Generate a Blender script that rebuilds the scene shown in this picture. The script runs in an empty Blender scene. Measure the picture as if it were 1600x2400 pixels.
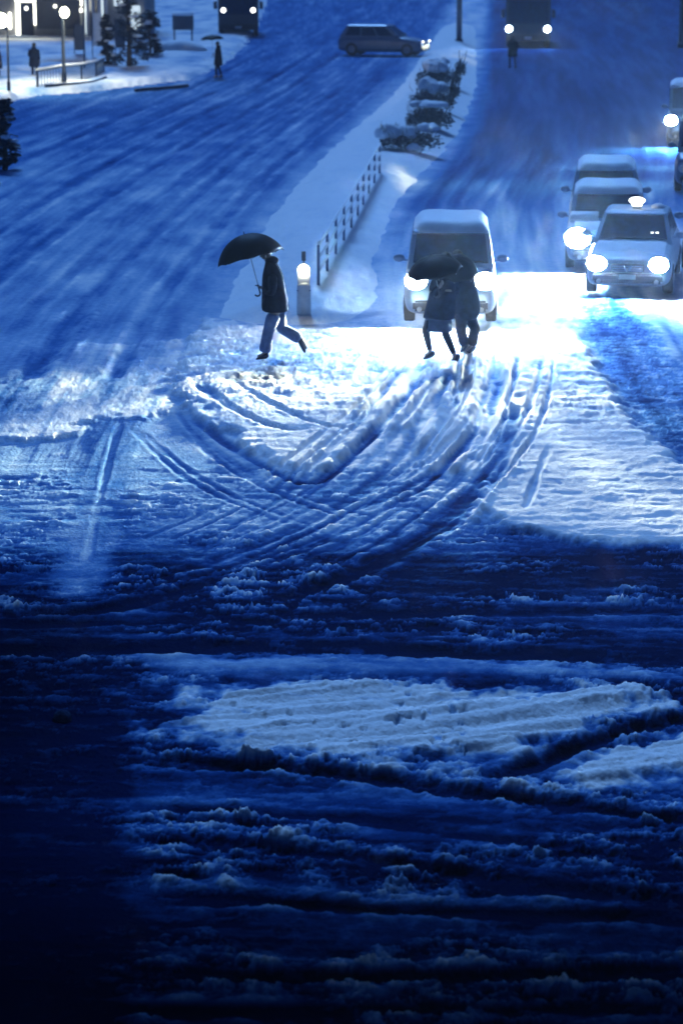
import bpy, bmesh, math, random
import numpy as np
from mathutils import Vector, Matrix

# ------------------------------------------------------------------ camera, light, exposure
sc = bpy.context.scene
C = sc.collection
random.seed(7)
FPX, CAMH = 6000.0, 7.4
PITCH = math.atan(1400.0 / FPX)
cam_d = bpy.data.cameras.new('camera')
cam = bpy.data.objects.new('camera', cam_d)
C.objects.link(cam)
cam.location = (0, 0, CAMH)
cam.rotation_euler = (math.pi / 2 - PITCH, 0, 0)
cam_d.sensor_fit = 'VERTICAL'
cam_d.sensor_height = 36.0
cam_d.lens = FPX / 2400.0 * 36.0
cam_d.clip_start = 0.5
cam_d.clip_end = 4000
cam_d.dof.use_dof = True
cam_d.dof.focus_distance = 31.0
cam_d.dof.aperture_fstop = 2.0
sc.camera = cam

SUN_EL, SUN_AZ = math.radians(44), math.radians(-8)      # azimuth measured from +Y towards +X
w = bpy.data.worlds.new('World')
sc.world = w
w.use_nodes = True
nt = w.node_tree
bg = nt.nodes['Background']
sky = nt.nodes.new('ShaderNodeTexSky')
sky.sky_type = 'NISHITA'
sky.sun_disc = False
sky.sun_elevation = SUN_EL
sky.sun_rotation = SUN_AZ
sky.ozone_density = 6.0
tint = nt.nodes.new('ShaderNodeMix')
tint.data_type = 'RGBA'
tint.blend_type = 'MULTIPLY'
tint.inputs['Factor'].default_value = 1.0
tint.inputs['B'].default_value = (0.10, 0.29, 0.74, 1)
nt.links.new(sky.outputs['Color'], tint.inputs['A'])
nt.links.new(tint.outputs['Result'], bg.inputs['Color'])
bg.inputs['Strength'].default_value = 0.05

sun_d = bpy.data.lights.new('sun', 'SUN')
sun = bpy.data.objects.new('sun', sun_d)
C.objects.link(sun)
sun_d.energy = 2.6
sun_d.angle = math.radians(11)
sun_d.color = (0.19, 0.45, 1.0)
sd = Vector((math.sin(SUN_AZ) * math.cos(SUN_EL), math.cos(SUN_AZ) * math.cos(SUN_EL), math.sin(SUN_EL)))
sun.rotation_euler = (-sd).to_track_quat('-Z', 'Y').to_euler()
sun.location = (0, 60, 60)

sc.view_settings.view_transform = 'Standard'
sc.view_settings.look = 'None'
sc.view_settings.exposure = 0.0
sc.view_settings.gamma = 1.0
sc.view_settings.use_curve_mapping = False
sc.render.engine = 'CYCLES'
sc.cycles.max_bounces = 6
sc.cycles.volume_bounces = 1
sc.cycles.use_denoising = True
sc.cycles.sample_clamp_indirect = 3.0
LAMP = (1.0, 0.98, 0.60)
GLARE = (0.26, 0.52, 1.0)
BEAM = 2700.0
GLOW = 3200.0
HAZE = 0.00022

# ------------------------------------------------------------------ helpers
def G(px, py, z=0.0):
    """world point on height z seen at a pixel of the 1600x2400 photograph"""
    x, y = px - 800.0, 1200.0 - py
    dy = FPX * math.cos(PITCH) + y * math.sin(PITCH)
    dz = -FPX * math.sin(PITCH) + y * math.cos(PITCH)
    t = (z - CAMH) / dz
    return Vector((x * t, dy * t, z))

def Gs(pts):
    return [tuple(G(x, y)[:2]) for x, y in pts]

def link(name, me, mat=None, parent=None, smooth=False):
    o = bpy.data.objects.new(name, me)
    C.objects.link(o)
    if mat is not None:
        me.materials.append(mat)
    if parent is not None:
        o.parent = parent
    if smooth:
        me.polygons.foreach_set('use_smooth', [True] * len(me.polygons))
    return o

def obj(name, bm, mat=None, parent=None, smooth=False, subsurf=0):
    me = bpy.data.meshes.new(name)
    bmesh.ops.recalc_face_normals(bm, faces=bm.faces[:])
    bm.to_mesh(me)
    bm.free()
    o = link(name, me, mat, parent, smooth or subsurf > 0)
    if subsurf:
        m = o.modifiers.new('subsurf', 'SUBSURF')
        m.levels = m.render_levels = subsurf
    return o

def tag(o, label=None, cat=None, group=None, kind=None):
    if label: o['label'] = label
    if cat: o['category'] = cat
    if group: o['group'] = group
    if kind: o['kind'] = kind
    return o

def thing(name, label, cat, loc=(0, 0, 0), rz=0.0, group=None):
    o = bpy.data.objects.new(name, None)
    C.objects.link(o)
    o.location = loc
    o.rotation_euler = (0, 0, rz)
    o.empty_display_size = 0.2
    return tag(o, label, cat, group)

def box(bm, x0, x1, y0, y1, z0, z1, bev=0.0):
    vs = [bm.verts.new((x, y, z)) for x in (x0, x1) for y in (y0, y1) for z in (z0, z1)]
    fs = [(0, 1, 3, 2), (4, 6, 7, 5), (0, 4, 5, 1), (2, 3, 7, 6), (0, 2, 6, 4), (1, 5, 7, 3)]
    faces = [bm.faces.new([vs[i] for i in f]) for f in fs]
    if bev > 0:
        es = list({e for f in faces for e in f.edges})
        bmesh.ops.bevel(bm, geom=es, offset=bev, segments=2, affect='EDGES')
    return bm

def frame(d):
    d = d.normalized()
    up = Vector((0, 0, 1)) if abs(d.z) < 0.9 else Vector((0, 1, 0))
    a = d.cross(up).normalized()
    return a, a.cross(d).normalized()

def tube(bm, pts, rad, n=8, cap=True, ref=None):
    """swept tube; rad is a number, or a list of numbers or (ra, rb) pairs"""
    pts = [Vector(p) for p in pts]
    if not isinstance(rad, (list, tuple)):
        rad = [rad] * len(pts)
    rings = []
    a = None
    for i, p in enumerate(pts):
        d = (pts[min(i + 1, len(pts) - 1)] - pts[max(i - 1, 0)]).normalized()
        if a is None:
            if ref is not None:
                a = (Vector(ref) - d * d.dot(Vector(ref))).normalized()
            else:
                a, _ = frame(d)
        else:
            a = (a - d * d.dot(a)).normalized()
        b = d.cross(a)
        ra, rb = rad[i] if isinstance(rad[i], (list, tuple)) else (rad[i], rad[i])
        rings.append([bm.verts.new(p + a * (ra * math.cos(2 * math.pi * k / n)) + b * (rb * math.sin(2 * math.pi * k / n))) for k in range(n)])
    for r0, r1 in zip(rings, rings[1:]):
        for k in range(n):
            bm.faces.new((r0[k], r0[(k + 1) % n], r1[(k + 1) % n], r1[k]))
    if cap:
        bm.faces.new(rings[0][::-1])
        bm.faces.new(rings[-1])
    return bm

def ball(bm, c, r, seg=12, rings=8, rot=None):
    rx, ry, rz = r if isinstance(r, (tuple, list)) else (r, r, r)
    M = Matrix.Translation(Vector(c)) @ (rot.to_4x4() if rot else Matrix.Identity(4)) @ Matrix.Diagonal((rx, ry, rz, 1))
    bmesh.ops.create_uvsphere(bm, u_segments=seg, v_segments=rings, radius=1.0, matrix=M)
    return bm

def disc(bm, c, r, y0, y1, n=24, rx=None):
    """a short cylinder along y"""
    cx, cz = c
    rx = rx or r
    r0 = [bm.verts.new((cx + rx * math.cos(2 * math.pi * k / n), y0, cz + r * math.sin(2 * math.pi * k / n))) for k in range(n)]
    r1 = [bm.verts.new((v.co.x, y1, v.co.z)) for v in r0]
    for k in range(n):
        bm.faces.new((r0[k], r0[(k + 1) % n], r1[(k + 1) % n], r1[k]))
    bm.faces.new(r0[::-1]); bm.faces.new(r1)
    return bm

# ------------------------------------------------------------------ materials
def mat(name, col, rough=0.6, metal=0.0, emit=None, es=0.0, var=0.0, scale=4.0, bump=0.0, spec=None, trans=0.0, nosample=False):
    m = bpy.data.materials.new(name)
    m.use_nodes = True
    n = m.node_tree
    p = n.nodes['Principled BSDF']
    p.inputs['Base Color'].default_value = (*col, 1)
    p.inputs['Roughness'].default_value = rough
    p.inputs['Metallic'].default_value = metal
    if spec is not None:
        p.inputs['Specular IOR Level'].default_value = spec
    if nosample:
        m.cycles.emission_sampling = 'NONE'      # the lamp object beside it carries the light
    if trans:
        p.inputs['Transmission Weight'].default_value = trans
    if emit:
        p.inputs['Emission Color'].default_value = (*emit, 1)
        p.inputs['Emission Strength'].default_value = es
    if var or bump:
        tc = n.nodes.new('ShaderNodeTexCoord')
        no = n.nodes.new('ShaderNodeTexNoise')
        no.inputs['Scale'].default_value = scale
        no.inputs['Detail'].default_value = 6
        n.links.new(tc.outputs['Object'], no.inputs['Vector'])
        if var:
            r = n.nodes.new('ShaderNodeMapRange')
            r.inputs['From Min'].default_value = 0.25
            r.inputs['From Max'].default_value = 0.75
            r.inputs['To Min'].default_value = 1 - var
            r.inputs['To Max'].default_value = 1 + var
            mx = n.nodes.new('ShaderNodeVectorMath')
            mx.operation = 'SCALE'
            mx.inputs[0].default_value = col
            n.links.new(no.outputs['Fac'], r.inputs['Value'])
            n.links.new(r.outputs['Result'], mx.inputs['Scale'])
            n.links.new(mx.outputs['Vector'], p.inputs['Base Color'])
        if bump:
            b = n.nodes.new('ShaderNodeBump')
            b.inputs['Strength'].default_value = bump
            b.inputs['Distance'].default_value = 0.03
            n.links.new(no.outputs['Fac'], b.inputs['Height'])
            n.links.new(b.outputs['Normal'], p.inputs['Normal'])
    return m

M = {
    'snow': mat('snow', (0.80, 0.82, 0.84), 0.75, var=0.06, scale=5, bump=0.35),
    'white_paint': mat('white_paint', (0.60, 0.66, 0.72), 0.3, var=0.08, scale=3),
    'silver_paint': mat('silver_paint', (0.26, 0.34, 0.47), 0.32, metal=0.3, var=0.12, scale=3),
    'dark_paint': mat('dark_paint', (0.012, 0.025, 0.06), 0.3, var=0.2, scale=3),
    'grey_paint': mat('grey_paint', (0.055, 0.11, 0.22), 0.35, var=0.15, scale=3),
    'glass': mat('glass', (0.006, 0.024, 0.075), 0.2, var=0.4, scale=6, spec=.06),
    'rubber': mat('rubber', (0.008, 0.014, 0.03), 0.8, var=0.3, scale=12),
    'black_trim': mat('black_trim', (0.010, 0.018, 0.04), 0.55, var=0.3, scale=8),
    'chrome': mat('chrome', (0.4, 0.48, 0.6), 0.2, metal=0.9),
    'plate': mat('plate', (0.6, 0.6, 0.58), 0.5, var=0.08),
    'lens': mat('lens', (0.8, 0.8, 0.8), 0.2, emit=(0.8, 0.95, 1.0), es=1500, nosample=True),
    'lens_far': mat('lens_far', (0.8, 0.8, 0.8), 0.2, emit=(0.8, 0.95, 1.0), es=1500, nosample=True),
    'lens_mid': mat('lens_mid', (0.8, 0.8, 0.8), 0.2, emit=(0.8, 0.95, 1.0), es=60, nosample=True),
    'lens_dim': mat('lens_dim', (0.7, 0.7, 0.7), 0.2, emit=(1, 0.98, 0.85), es=8, nosample=True),
    'sign_lit': mat('sign_lit', (0.8, 0.8, 0.8), 0.4, emit=(1, 0.98, 0.82), es=4, nosample=True),
    'window_lit': mat('window_lit', (0.7, 0.7, 0.7), 0.4, emit=(0.75, 0.92, 1.0), es=.8, nosample=True),
    'lamp_lit': mat('lamp_lit', (0.8, 0.8, 0.8), 0.4, emit=(1, 0.98, 0.70), es=25, nosample=True),
    'metal_dark': mat('metal_dark', (0.02, 0.04, 0.09), 0.5, metal=0.3, var=0.25, scale=6),
    'metal_white': mat('metal_white', (0.62, 0.64, 0.66), 0.5, var=0.12, scale=8),
    'leaf': mat('leaf', (0.012, 0.028, 0.06), 0.6, var=0.5, scale=9),
    'bark': mat('bark', (0.05, 0.04, 0.035), 0.85, var=0.4, scale=14, bump=0.5),
    'skin': mat('skin', (0.20, 0.17, 0.17), 0.5),
    'hair': mat('hair', (0.012, 0.011, 0.011), 0.6, var=0.4, scale=30),
    'coat_black': mat('coat_black', (0.004, 0.007, 0.018), 0.85, var=0.6, scale=9, bump=0.4, spec=.1),
    'coat_navy': mat('coat_navy', (0.008, 0.014, 0.036), 0.85, var=0.6, scale=9, bump=0.4, spec=.1),
    'denim': mat('denim', (0.10, 0.17, 0.34), 0.85, var=0.3, scale=10, bump=0.3),
    'skirt': mat('skirt', (0.04, 0.07, 0.15), 0.85, var=0.3, scale=10, bump=0.3),
    'tights': mat('tights', (0.006, 0.012, 0.032), 0.7, var=0.3, scale=10, spec=.1),
    'shoe': mat('shoe', (0.012, 0.024, 0.06), 0.55, var=0.3, scale=10),
    'umbrella_cloth': mat('umbrella_cloth', (0.002, 0.004, 0.012), 0.55, var=0.5, scale=5, spec=.1),
    'steel': mat('steel', (0.35, 0.36, 0.38), 0.35, metal=0.8),
    'concrete': mat('concrete', (0.28, 0.28, 0.28), 0.9, var=0.2, scale=1.5, bump=0.3),
    'wall': mat('wall', (0.30, 0.30, 0.31), 0.85, var=0.15, scale=1.2),
    'wall_dark': mat('wall_dark', (0.10, 0.11, 0.13), 0.8, var=0.2, scale=1.2),
    'ice': mat('ice', (0.02, 0.045, 0.11), 1.0, var=.4, scale=30, bump=.8, spec=0.0),
    'bollard': mat('bollard', (0.70, 0.71, 0.70), 0.45, var=0.12, scale=10),
}

# ------------------------------------------------------------------ noise for the ground
def _h(ix, iy, seed):
    h = (ix.astype(np.int64) * 374761393 + iy.astype(np.int64) * 668265263 + seed * 974711) & 0xFFFFFFFF
    h = ((h ^ (h >> 13)) * 1274126177) & 0xFFFFFFFF
    h = ((h ^ (h >> 16)) * 2246822519) & 0xFFFFFFFF
    return (h ^ (h >> 15)) & 0xFFFFFFFF

def perlin(x, y, seed=0):
    ix, iy = np.floor(x), np.floor(y)
    fx, fy = x - ix, y - iy
    u, v = fx * fx * fx * (fx * (fx * 6 - 15) + 10), fy * fy * fy * (fy * (fy * 6 - 15) + 10)
    def g(dx, dy):
        a = _h(ix + dx, iy + dy, seed) * (2 * math.pi / 4294967296.0)
        return np.cos(a) * (fx - dx) + np.sin(a) * (fy - dy)
    n0 = g(0, 0) * (1 - u) + g(1, 0) * u
    n1 = g(0, 1) * (1 - u) + g(1, 1) * u
    return (n0 * (1 - v) + n1 * v) * 1.5

def fbm(x, y, o=4, seed=0, gain=0.5):
    s, a, t = 0.0, 1.0, 0.0
    for k in range(o):
        s = s + a * perlin(x * 2.03 ** k + 17.3 * k, y * 2.03 ** k - 9.1 * k, seed + k)
        t += a
        a *= gain
    return s / t

def worley(x, y, seed=0):
    """distance to the nearest scattered point, and a random number that belongs to that point"""
    ix, iy = np.floor(x), np.floor(y)
    best = np.full(x.shape, 9.0)
    rnd = np.zeros(x.shape)
    for dx in (-1, 0, 1):
        for dy in (-1, 0, 1):
            h = _h(ix + dx, iy + dy, seed)
            ox = (h & 0xFFFF) / 65536.0
            oy = ((h >> 16) & 0xFFFF) / 65536.0
            d = (ix + dx + ox - x) ** 2 + (iy + dy + oy - y) ** 2
            m = d < best
            best = np.where(m, d, best)
            rnd = np.where(m, ((h * 7919) & 0xFFFF) / 65536.0, rnd)
    return np.sqrt(best), rnd

def sstep(a, b, x):
    t = np.clip((x - a) / (b - a), 0, 1)
    return t * t * (3 - 2 * t)

def seg_dist(X, Y, pts, side=False):
    best = np.full(X.shape, 1e9)
    along = np.zeros(X.shape)
    sg = np.zeros(X.shape)
    L = 0.0
    for (ax, ay), (bx, by) in zip(pts, pts[1:]):
        dx, dy = bx - ax, by - ay
        l2 = dx * dx + dy * dy
        t = np.clip(((X - ax) * dx + (Y - ay) * dy) / l2, 0, 1)
        d = (X - ax - t * dx) ** 2 + (Y - ay - t * dy) ** 2
        m = d < best
        best = np.where(m, d, best)
        along = np.where(m, L + t * math.sqrt(l2), along)
        if side:
            sg = np.where(m, np.sign(dx * (Y - ay) - dy * (X - ax)), sg)
        L += math.sqrt(l2)
    d = np.sqrt(best)
    return (d * sg if side else d), along, L

def curve(pts, n=6):
    """Catmull-Rom through the points"""
    p = [pts[0]] + list(pts) + [pts[-1]]
    out = []
    for i in range(1, len(p) - 2):
        for k in range(n):
            t = k / n
            out.append(tuple(0.5 * (2 * p[i][j] + (p[i + 1][j] - p[i - 1][j]) * t + (2 * p[i - 1][j] - 5 * p[i][j] + 4 * p[i + 1][j] - p[i + 2][j]) * t * t
                                    + (3 * p[i][j] - p[i - 1][j] - 3 * p[i + 1][j] + p[i + 2][j]) * t ** 3) for j in (0, 1)))
    out.append(tuple(p[-2]))
    return out

def poly_sd(X, Y, pts):
    """signed distance in metres, positive inside"""
    inside = np.zeros(X.shape, bool)
    q = pts + [pts[0]]
    for (ax, ay), (bx, by) in zip(q, q[1:]):
        if ay == by: continue
        c = (ay > Y) != (by > Y)
        inside ^= c & (X < (bx - ax) * (Y - ay) / (by - ay) + ax)
    d, _, _ = seg_dist(X, Y, q)
    return np.where(inside, d, -d)

# ------------------------------------------------------------------ the snowed-over junction
ISLAND = curve(Gs([(500, 745), (560, 625), (640, 495), (720, 400), (820, 305), (920, 218), (990, 125), (1040, 60), (1110, 62), (1118, 130), (1118, 200), (1085, 300),
                   (1000, 400), (935, 480), (890, 600), (880, 700), (820, 752), (640, 762), (500, 745)]), 4)[:-1]
LEFT_EDGE = Gs([(300, 1150), (405, 900), (470, 740), (560, 600), (640, 485), (720, 395), (820, 300), (920, 215), (1000, 120), (1060, 20), (1100, -60)])
RIGHT_EDGE = Gs([(900, 1000), (885, 760), (890, 600), (940, 470), (1040, 370), (1100, 270), (1125, 150), (1140, 20), (1150, -80)])
PAVE = Gs([(-900, 330), (-300, 262), (0, 240), (90, 222), (210, 214), (330, 198), (440, 186), (520, 150), (560, 118), (600, 60), (640, -40), (-900, -40)])

# polygons in the photograph's pixels: where the clean, thick snow lies
SNOW_PATCH = Gs([(405, 885), (415, 940), (470, 985), (560, 1040), (640, 1085), (722, 1118), (800, 1090), (880, 1020), (960, 1010), (1000, 1060), (1010, 1110), (1150, 1110), (1110, 1200),
                 (1180, 1240), (1330, 1272), (1480, 1288), (1700, 1296), (1900, 1280), (1900, 1150), (1600, 1085), (1500, 1000), (1420, 900), (1370, 800), (1345, 700), (1310, 620),
                 (1285, 640), (1240, 655), (1195, 675), (1160, 720), (1000, 765), (880, 775), (700, 780), (560, 760), (480, 745)])
CROSS_LEFT = Gs([(-300, 890), (0, 905), (60, 890), (150, 815), (230, 810), (330, 808), (420, 800), (420, 900), (410, 960), (330, 985), (210, 985), (180, 1018), (100, 1034), (0, 1036), (-300, 1030)])
MOUND = Gs([(430, 1660), (500, 1618), (600, 1605), (800, 1600), (900, 1608), (1060, 1612), (1200, 1630), (1340, 1602), (1450, 1618), (1570, 1640), (1540, 1668), (1460, 1690),
            (1300, 1730), (1200, 1765), (1080, 1775), (1060, 1782), (900, 1770), (760, 1785), (640, 1770), (560, 1745), (480, 1720)])
MOUND_B = Gs([(1290, 1815), (1380, 1790), (1470, 1750), (1600, 1725), (1700, 1720), (1700, 1820), (1550, 1815), (1520, 1850), (1440, 1856), (1320, 1850)])
MOUND_C = Gs([(330, 1700), (480, 1700), (700, 1735), (900, 1770), (1150, 1810), (1260, 1830), (1200, 1850), (900, 1810), (600, 1770), (340, 1730)])
DARK_LANE = Gs([(1365, 690), (1460, 700), (1530, 780), (1600, 870), (1750, 1040), (1750, 1210), (1600, 1090), (1500, 995), (1420, 890), (1375, 790)])
STRIP = Gs([(225, 990), (340, 985), (312, 1080), (270, 1260), (235, 1400), (120, 1400), (150, 1250), (190, 1100)])
SMOOTH_A = Gs([(330, 1540), (700, 1545), (1100, 1555), (1600, 1580), (1600, 1600), (1100, 1590), (700, 1585), (420, 1585)])

SWEEP = [[(1150, 820), (1120, 950), (1030, 1070), (880, 1180), (680, 1275), (420, 1370)], [(1235, 860), (1200, 1010), (1120, 1130), (980, 1250), (800, 1340)],
         [(1010, 860), (930, 970), (830, 1070), (700, 1180), (480, 1290)], [(470, 905), (560, 960), (680, 1010), (800, 1010)], [(430, 960), (520, 1060), (660, 1150), (900, 1230)],
         [(350, 1010), (480, 1120), (640, 1200), (860, 1270)]]
TRACKS = [  # pixels, half width m, depth m, dirt
    ([(1180, 880), (1140, 985), (1060, 1080), (960, 1140), (820, 1200), (640, 1285), (480, 1345), (250, 1400)], .09, .028, .5),
    ([(1205, 960), (1165, 1080), (1100, 1165), (1000, 1250), (900, 1310), (760, 1375), (560, 1430)], .16, .05, .7),
    ([(1000, 880), (905, 985), (800, 1092), (722, 1132), (640, 1105), (540, 1045), (440, 975)], .085, .035, .6),
    ([(1060, 880), (985, 1000), (930, 1075), (850, 1150), (740, 1215), (560, 1290), (330, 1370)], .09, .028, .45),
    ([(1225, 1030), (1170, 1120), (1105, 1205), (1000, 1275)], .07, .03, .45),
    ([(1285, 1060), (1258, 1130), (1228, 1215)], .05, .02, .3),
    ([(1160, 560), (1130, 760), (1165, 900), (1155, 1000), (1100, 1110), (980, 1200)], .10, .018, .2),
    ([(1010, 770), (975, 880), (900, 1000), (800, 1110)], .10, .018, .2),
    ([(560, 1340), (300, 1420), (60, 1440), (-200, 1450)], .16, .05, .6),
    ([(-100, 1465), (400, 1455), (900, 1440), (1700, 1425)], .2, .04, .5),
    ([(-100, 1530), (400, 1522), (900, 1525), (1700, 1560)], .22, .06, .8),
    ([(500, 1480), (600, 1463), (720, 1478)], .16, .07, .8),
    ([(300, 1655), (350, 1640), (400, 1632), (440, 1640)], .13, .08, .9),
    ([(1080, 1835), (1200, 1810), (1320, 1765), (1450, 1720), (1600, 1685), (1750, 1660)], .13, .09, .85),
    ([(1100, 1625), (1000, 1650), (930, 1670), (820, 1700)], .06, .03, .3),
    ([(1000, 1745), (1150, 1700), (1300, 1690)], .06, .03, .25),
    ([(270, 1785), (500, 1795), (760, 1812), (900, 1830), (1200, 1870), (1450, 1905), (1700, 1950)], .13, .08, .95),
    ([(260, 1885), (600, 1905), (900, 1930), (1300, 1990), (1700, 2060)], .12, .05, .75),
    ([(280, 1960), (560, 1985), (900, 2020), (1250, 2080), (1700, 2130)], .15, .06, .85),
    ([(260, 2100), (600, 2110), (1000, 2135), (1700, 2155)], .14, .07, .95),
    ([(270, 2030), (460, 2060), (560, 2110)], .08, .05, .7),
    ([(200, 2290), (700, 2290), (1200, 2290), (1700, 2270)], .14, .07, .95),
    ([(200, 2370), (900, 2372), (1700, 2360)], .12, .06, .95),
    ([(1560, 700), (1590, 780), (1680, 930)], .20, .03, .5),
    ([(285, 985), (245, 1120), (200, 1330)], .05, .012, .12),
]

_r = random.Random(5)
def _offset(e, a, c):
    out = []
    for i, (x, y) in enumerate(LEFT_EDGE[a:c]):
        p, q = LEFT_EDGE[max(a, a + i - 1)], LEFT_EDGE[min(c - 1, a + i + 1)]
        dx, dy = q[0] - p[0], q[1] - p[1]
        l = math.hypot(dx, dy)
        out.append((x - dy / l * e, y + dx / l * e))
    return out
LEFT_RUTS = [(_offset(e, a, c), hw * 1.35, .03, am + .06) for e, a, c, hw, am in ((1.0, 1, 8, .12, .30), (2.35, 1, 8, .14, .32), (3.3, 2, 9, .10, .22), (4.7, 2, 9, .13, .30), (6.2, 2, 9, .14, .32), (7.6, 2, 8, .12, .25), (9.0, 3, 9, .14, .3))]
for _k, _pts in enumerate(SWEEP):                     # sheaves of thin ruts beside the deep ones
    _c = Gs(_pts)
    for _i in range(7 if _k < 3 else 3):
        _ox, _oy, _tw = _r.uniform(-.55, .55), _r.uniform(-.35, .35), _r.uniform(-.12, .12)
        TRACKS.append(([(x + _ox + _tw * j, y + _oy) for j, (x, y) in enumerate(_c)], _r.uniform(.03, .06), _r.uniform(.010, .022), _r.uniform(.28, .45)))

TRACKS += LEFT_RUTS

def ground_field(X, Y):
    n_big = fbm(X * .35, Y * .35, 3, 11)
    wob = fbm(X * 1.3, Y * .8, 4, 23) * .35 + fbm(X * 5, Y * 3, 3, 29) * .12
    def pm(poly, soft=.12, ww=1.0):
        return sstep(-soft, soft, poly_sd(X, Y, poly) + wob * ww)
    rag = fbm(X * 2.2, Y * 1.6, 4, 31) * .5 + fbm(X * 8, Y * 6, 3, 33) * .15
    patch = sstep(-.14, .14, poly_sd(X, Y, SNOW_PATCH) + wob * .4 + rag * .8)
    patch = patch * (1 - sstep(43.5, 54, Y + .8 * rag))
    cross = sstep(-.14, .14, poly_sd(X, Y, CROSS_LEFT) + wob * .5 + rag * .9)
    mound = np.maximum(np.maximum(sstep(-.2, .3, poly_sd(X, Y, MOUND) + wob * .5 + rag * 1.1), sstep(-.16, .2, poly_sd(X, Y, MOUND_B) + rag * .8)), sstep(-.2, .2, poly_sd(X, Y, MOUND_C) + rag * 1.3) * .6)
    smooth = pm(SMOOTH_A, .25, .8)
    eL, alL, _ = seg_dist(X, Y, LEFT_EDGE, True)          # positive left of the edge
    eR, alR, _ = seg_dist(X, Y, RIGHT_EDGE, True)         # negative right of the edge
    far = sstep(33.5, 36.0, Y + X * .02)                  # beyond the crossing lanes
    left = sstep(-.45, .85, eL + wob * .5) * far
    right = sstep(-.4, .9, -eR + wob * .4) * far
    # long streaks that traffic drew along each carriageway
    stL = fbm(eL * 1.1 + .3 * wob, alL * .06, 4, 41) + .6 * fbm(eL * 3.2, alL * .16, 3, 43) + .35 * fbm(eL * 8, alL * .3, 3, 45)
    stR = fbm(eR * 1.1, alR * .05, 4, 51) + .6 * fbm(eR * 3.0, alR * .12, 3, 53)
    stN = fbm(X * .16, Y * 1.7 + X * .12, 4, 61)
    near = 1 - sstep(22.5, 24.2, Y)
    band = sstep(24.4, 25.2, Y + .4 * wob) * (1 - sstep(28.6, 31.0, Y - .03 * X + .8 * wob))
    midj = sstep(28.8, 31.0, Y - .03 * X + wob) * (1 - sstep(35.5, 37, Y))
    patchiness = fbm(X * .7, Y * .5, 4, 71)
    gate = sstep(-.22, .30, fbm(X * .5 + 3, Y * .8, 4, 75))
    dirt_shade = .76 + .34 * stN + .15 * n_big + .2 * fbm(X * .45, Y * 3.6 + X * .6, 4, 64)
    dirt_shade = dirt_shade * (1 - band) + band * (.86 + .26 * stN + .26 * patchiness + .28 * fbm(X * .45, Y * 3.6, 4, 63))
    dirt_shade = dirt_shade * (1 - midj) + midj * (.40 + .30 * patchiness)
    dirt_shade = dirt_shade * (1 - far) + far * np.clip(.24 + .25 * patchiness, .05, .6)
    dirt_shade = dirt_shade * (1 - left) + left * np.clip(.35 + .21 * stL + .22 * fbm(X * .9, Y * .35, 5, 47) * (1 - .5 * sstep(60, 110, Y)) + .16 * sstep(55, 105, Y), .08, .9)
    dirt_shade = dirt_shade * (1 - right) + right * np.clip(.17 + .32 * stR * (1 - .6 * sstep(60, 100, Y)) + .53 * sstep(50, 82, Y), .05, .9)  # paler towards the queue: headlight glow painted in as cleaner snow
    clean = np.maximum(np.maximum(patch, cross * .8), np.maximum(mound, smooth * .55))
    dirt_shade = dirt_shade * (1 - clean) + clean * np.clip(.08 + .22 * patchiness + .14 * rag, .02, .5)
    lane = pm(DARK_LANE, .25, .9)
    strip = pm(STRIP, .2, .35)
    dirt_shade = dirt_shade * (1 - lane) + lane * (.58 + .3 * stR)
    dirt_shade = dirt_shade * (1 - strip) + strip * (.47 + .12 * fbm(X * 3, Y * .5, 3, 77))
    clean = clean * (1 - lane)
    lowleft_shade = (1 - sstep(-1.85, -1.35, X / np.maximum(Y, 1) * 18 + .3 * wob)) * (1 - sstep(23.5, 26.5, Y))
    dirt_shade = np.clip(dirt_shade + .3 * lowleft_shade, 0, 1)  # lower-left vignette shade painted in through the slush value
    # relief: clods of many sizes, thrown up in patches
    wx = .30 * fbm(X * 9, Y * 8, 3, 119) + .10 * fbm(X * 26, Y * 22, 2, 121)
    wy = .30 * fbm(X * 9 + 40, Y * 8 - 20, 3, 123) + .10 * fbm(X * 26 - 9, Y * 22, 2, 125)
    w1, r1 = worley(X * 3.3 + 2.2 * wx, Y * 5.2 + 2.2 * wy, 81)
    w2, r2 = worley(X * 7.0 + 3.0 * wx, Y * 9.5 + 3.0 * wy, 83)
    w3, r3 = worley(X * 15.0 + 4 * wx, Y * 18.0 + 4 * wy, 87)
    grit = 1 + .45 * wx
    clod = (sstep(0, .6, 1 - w1 / .56) * r1 ** 3.2 * .050 + sstep(0, .65, 1 - w2 / .58) * r2 ** 2.2 * .038 + sstep(0, .9, 1 - w3 / .55) * r3 ** 1.4 * .021) * grit
    lumps = fbm(X * 2.6, Y * 3.4, 5, 91, .6)
    rakes = fbm(X * 1.1 + .5 * Y, Y * 5.0, 4, 93)
    rough = np.clip((1 - far) * (.25 + .95 * gate) * (1 - .55 * midj) + .4 * lane, 0, 1.2) * (1 - clean) * (1 - .85 * strip) * (1 - .55 * lowleft_shade) * (1 - .6 * smooth)
    z = clod * rough + .042 * lumps * rough + .045 * rakes * (1 - far) * (1 - clean) * (.3 + .7 * gate) * (1 - strip) + .02 * stN * (1 - far) * (1 - clean)
    foot = np.clip(cross * .28 + patch * sstep(36.0, 39, Y) * (1 - sstep(50, 60, Y)), 0, 1) * (1 - lane)
    trod = fbm(X * 2.6, Y * 1.5, 5, 97, .62)
    z = z + foot * (.05 * trod + .02 * sstep(0, .7, 1 - w1 / .55) * r1 ** 2)
    dirt_shade = np.clip(dirt_shade - foot * .55 * trod + cross * .45 * np.clip(stL, -.5, 1), 0, 1)
    z = z + patch * (.022 * fbm(X * .7, Y * 3.2, 4, 107) + .010 * fbm(X * 5, Y * 4, 3, 109))
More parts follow.
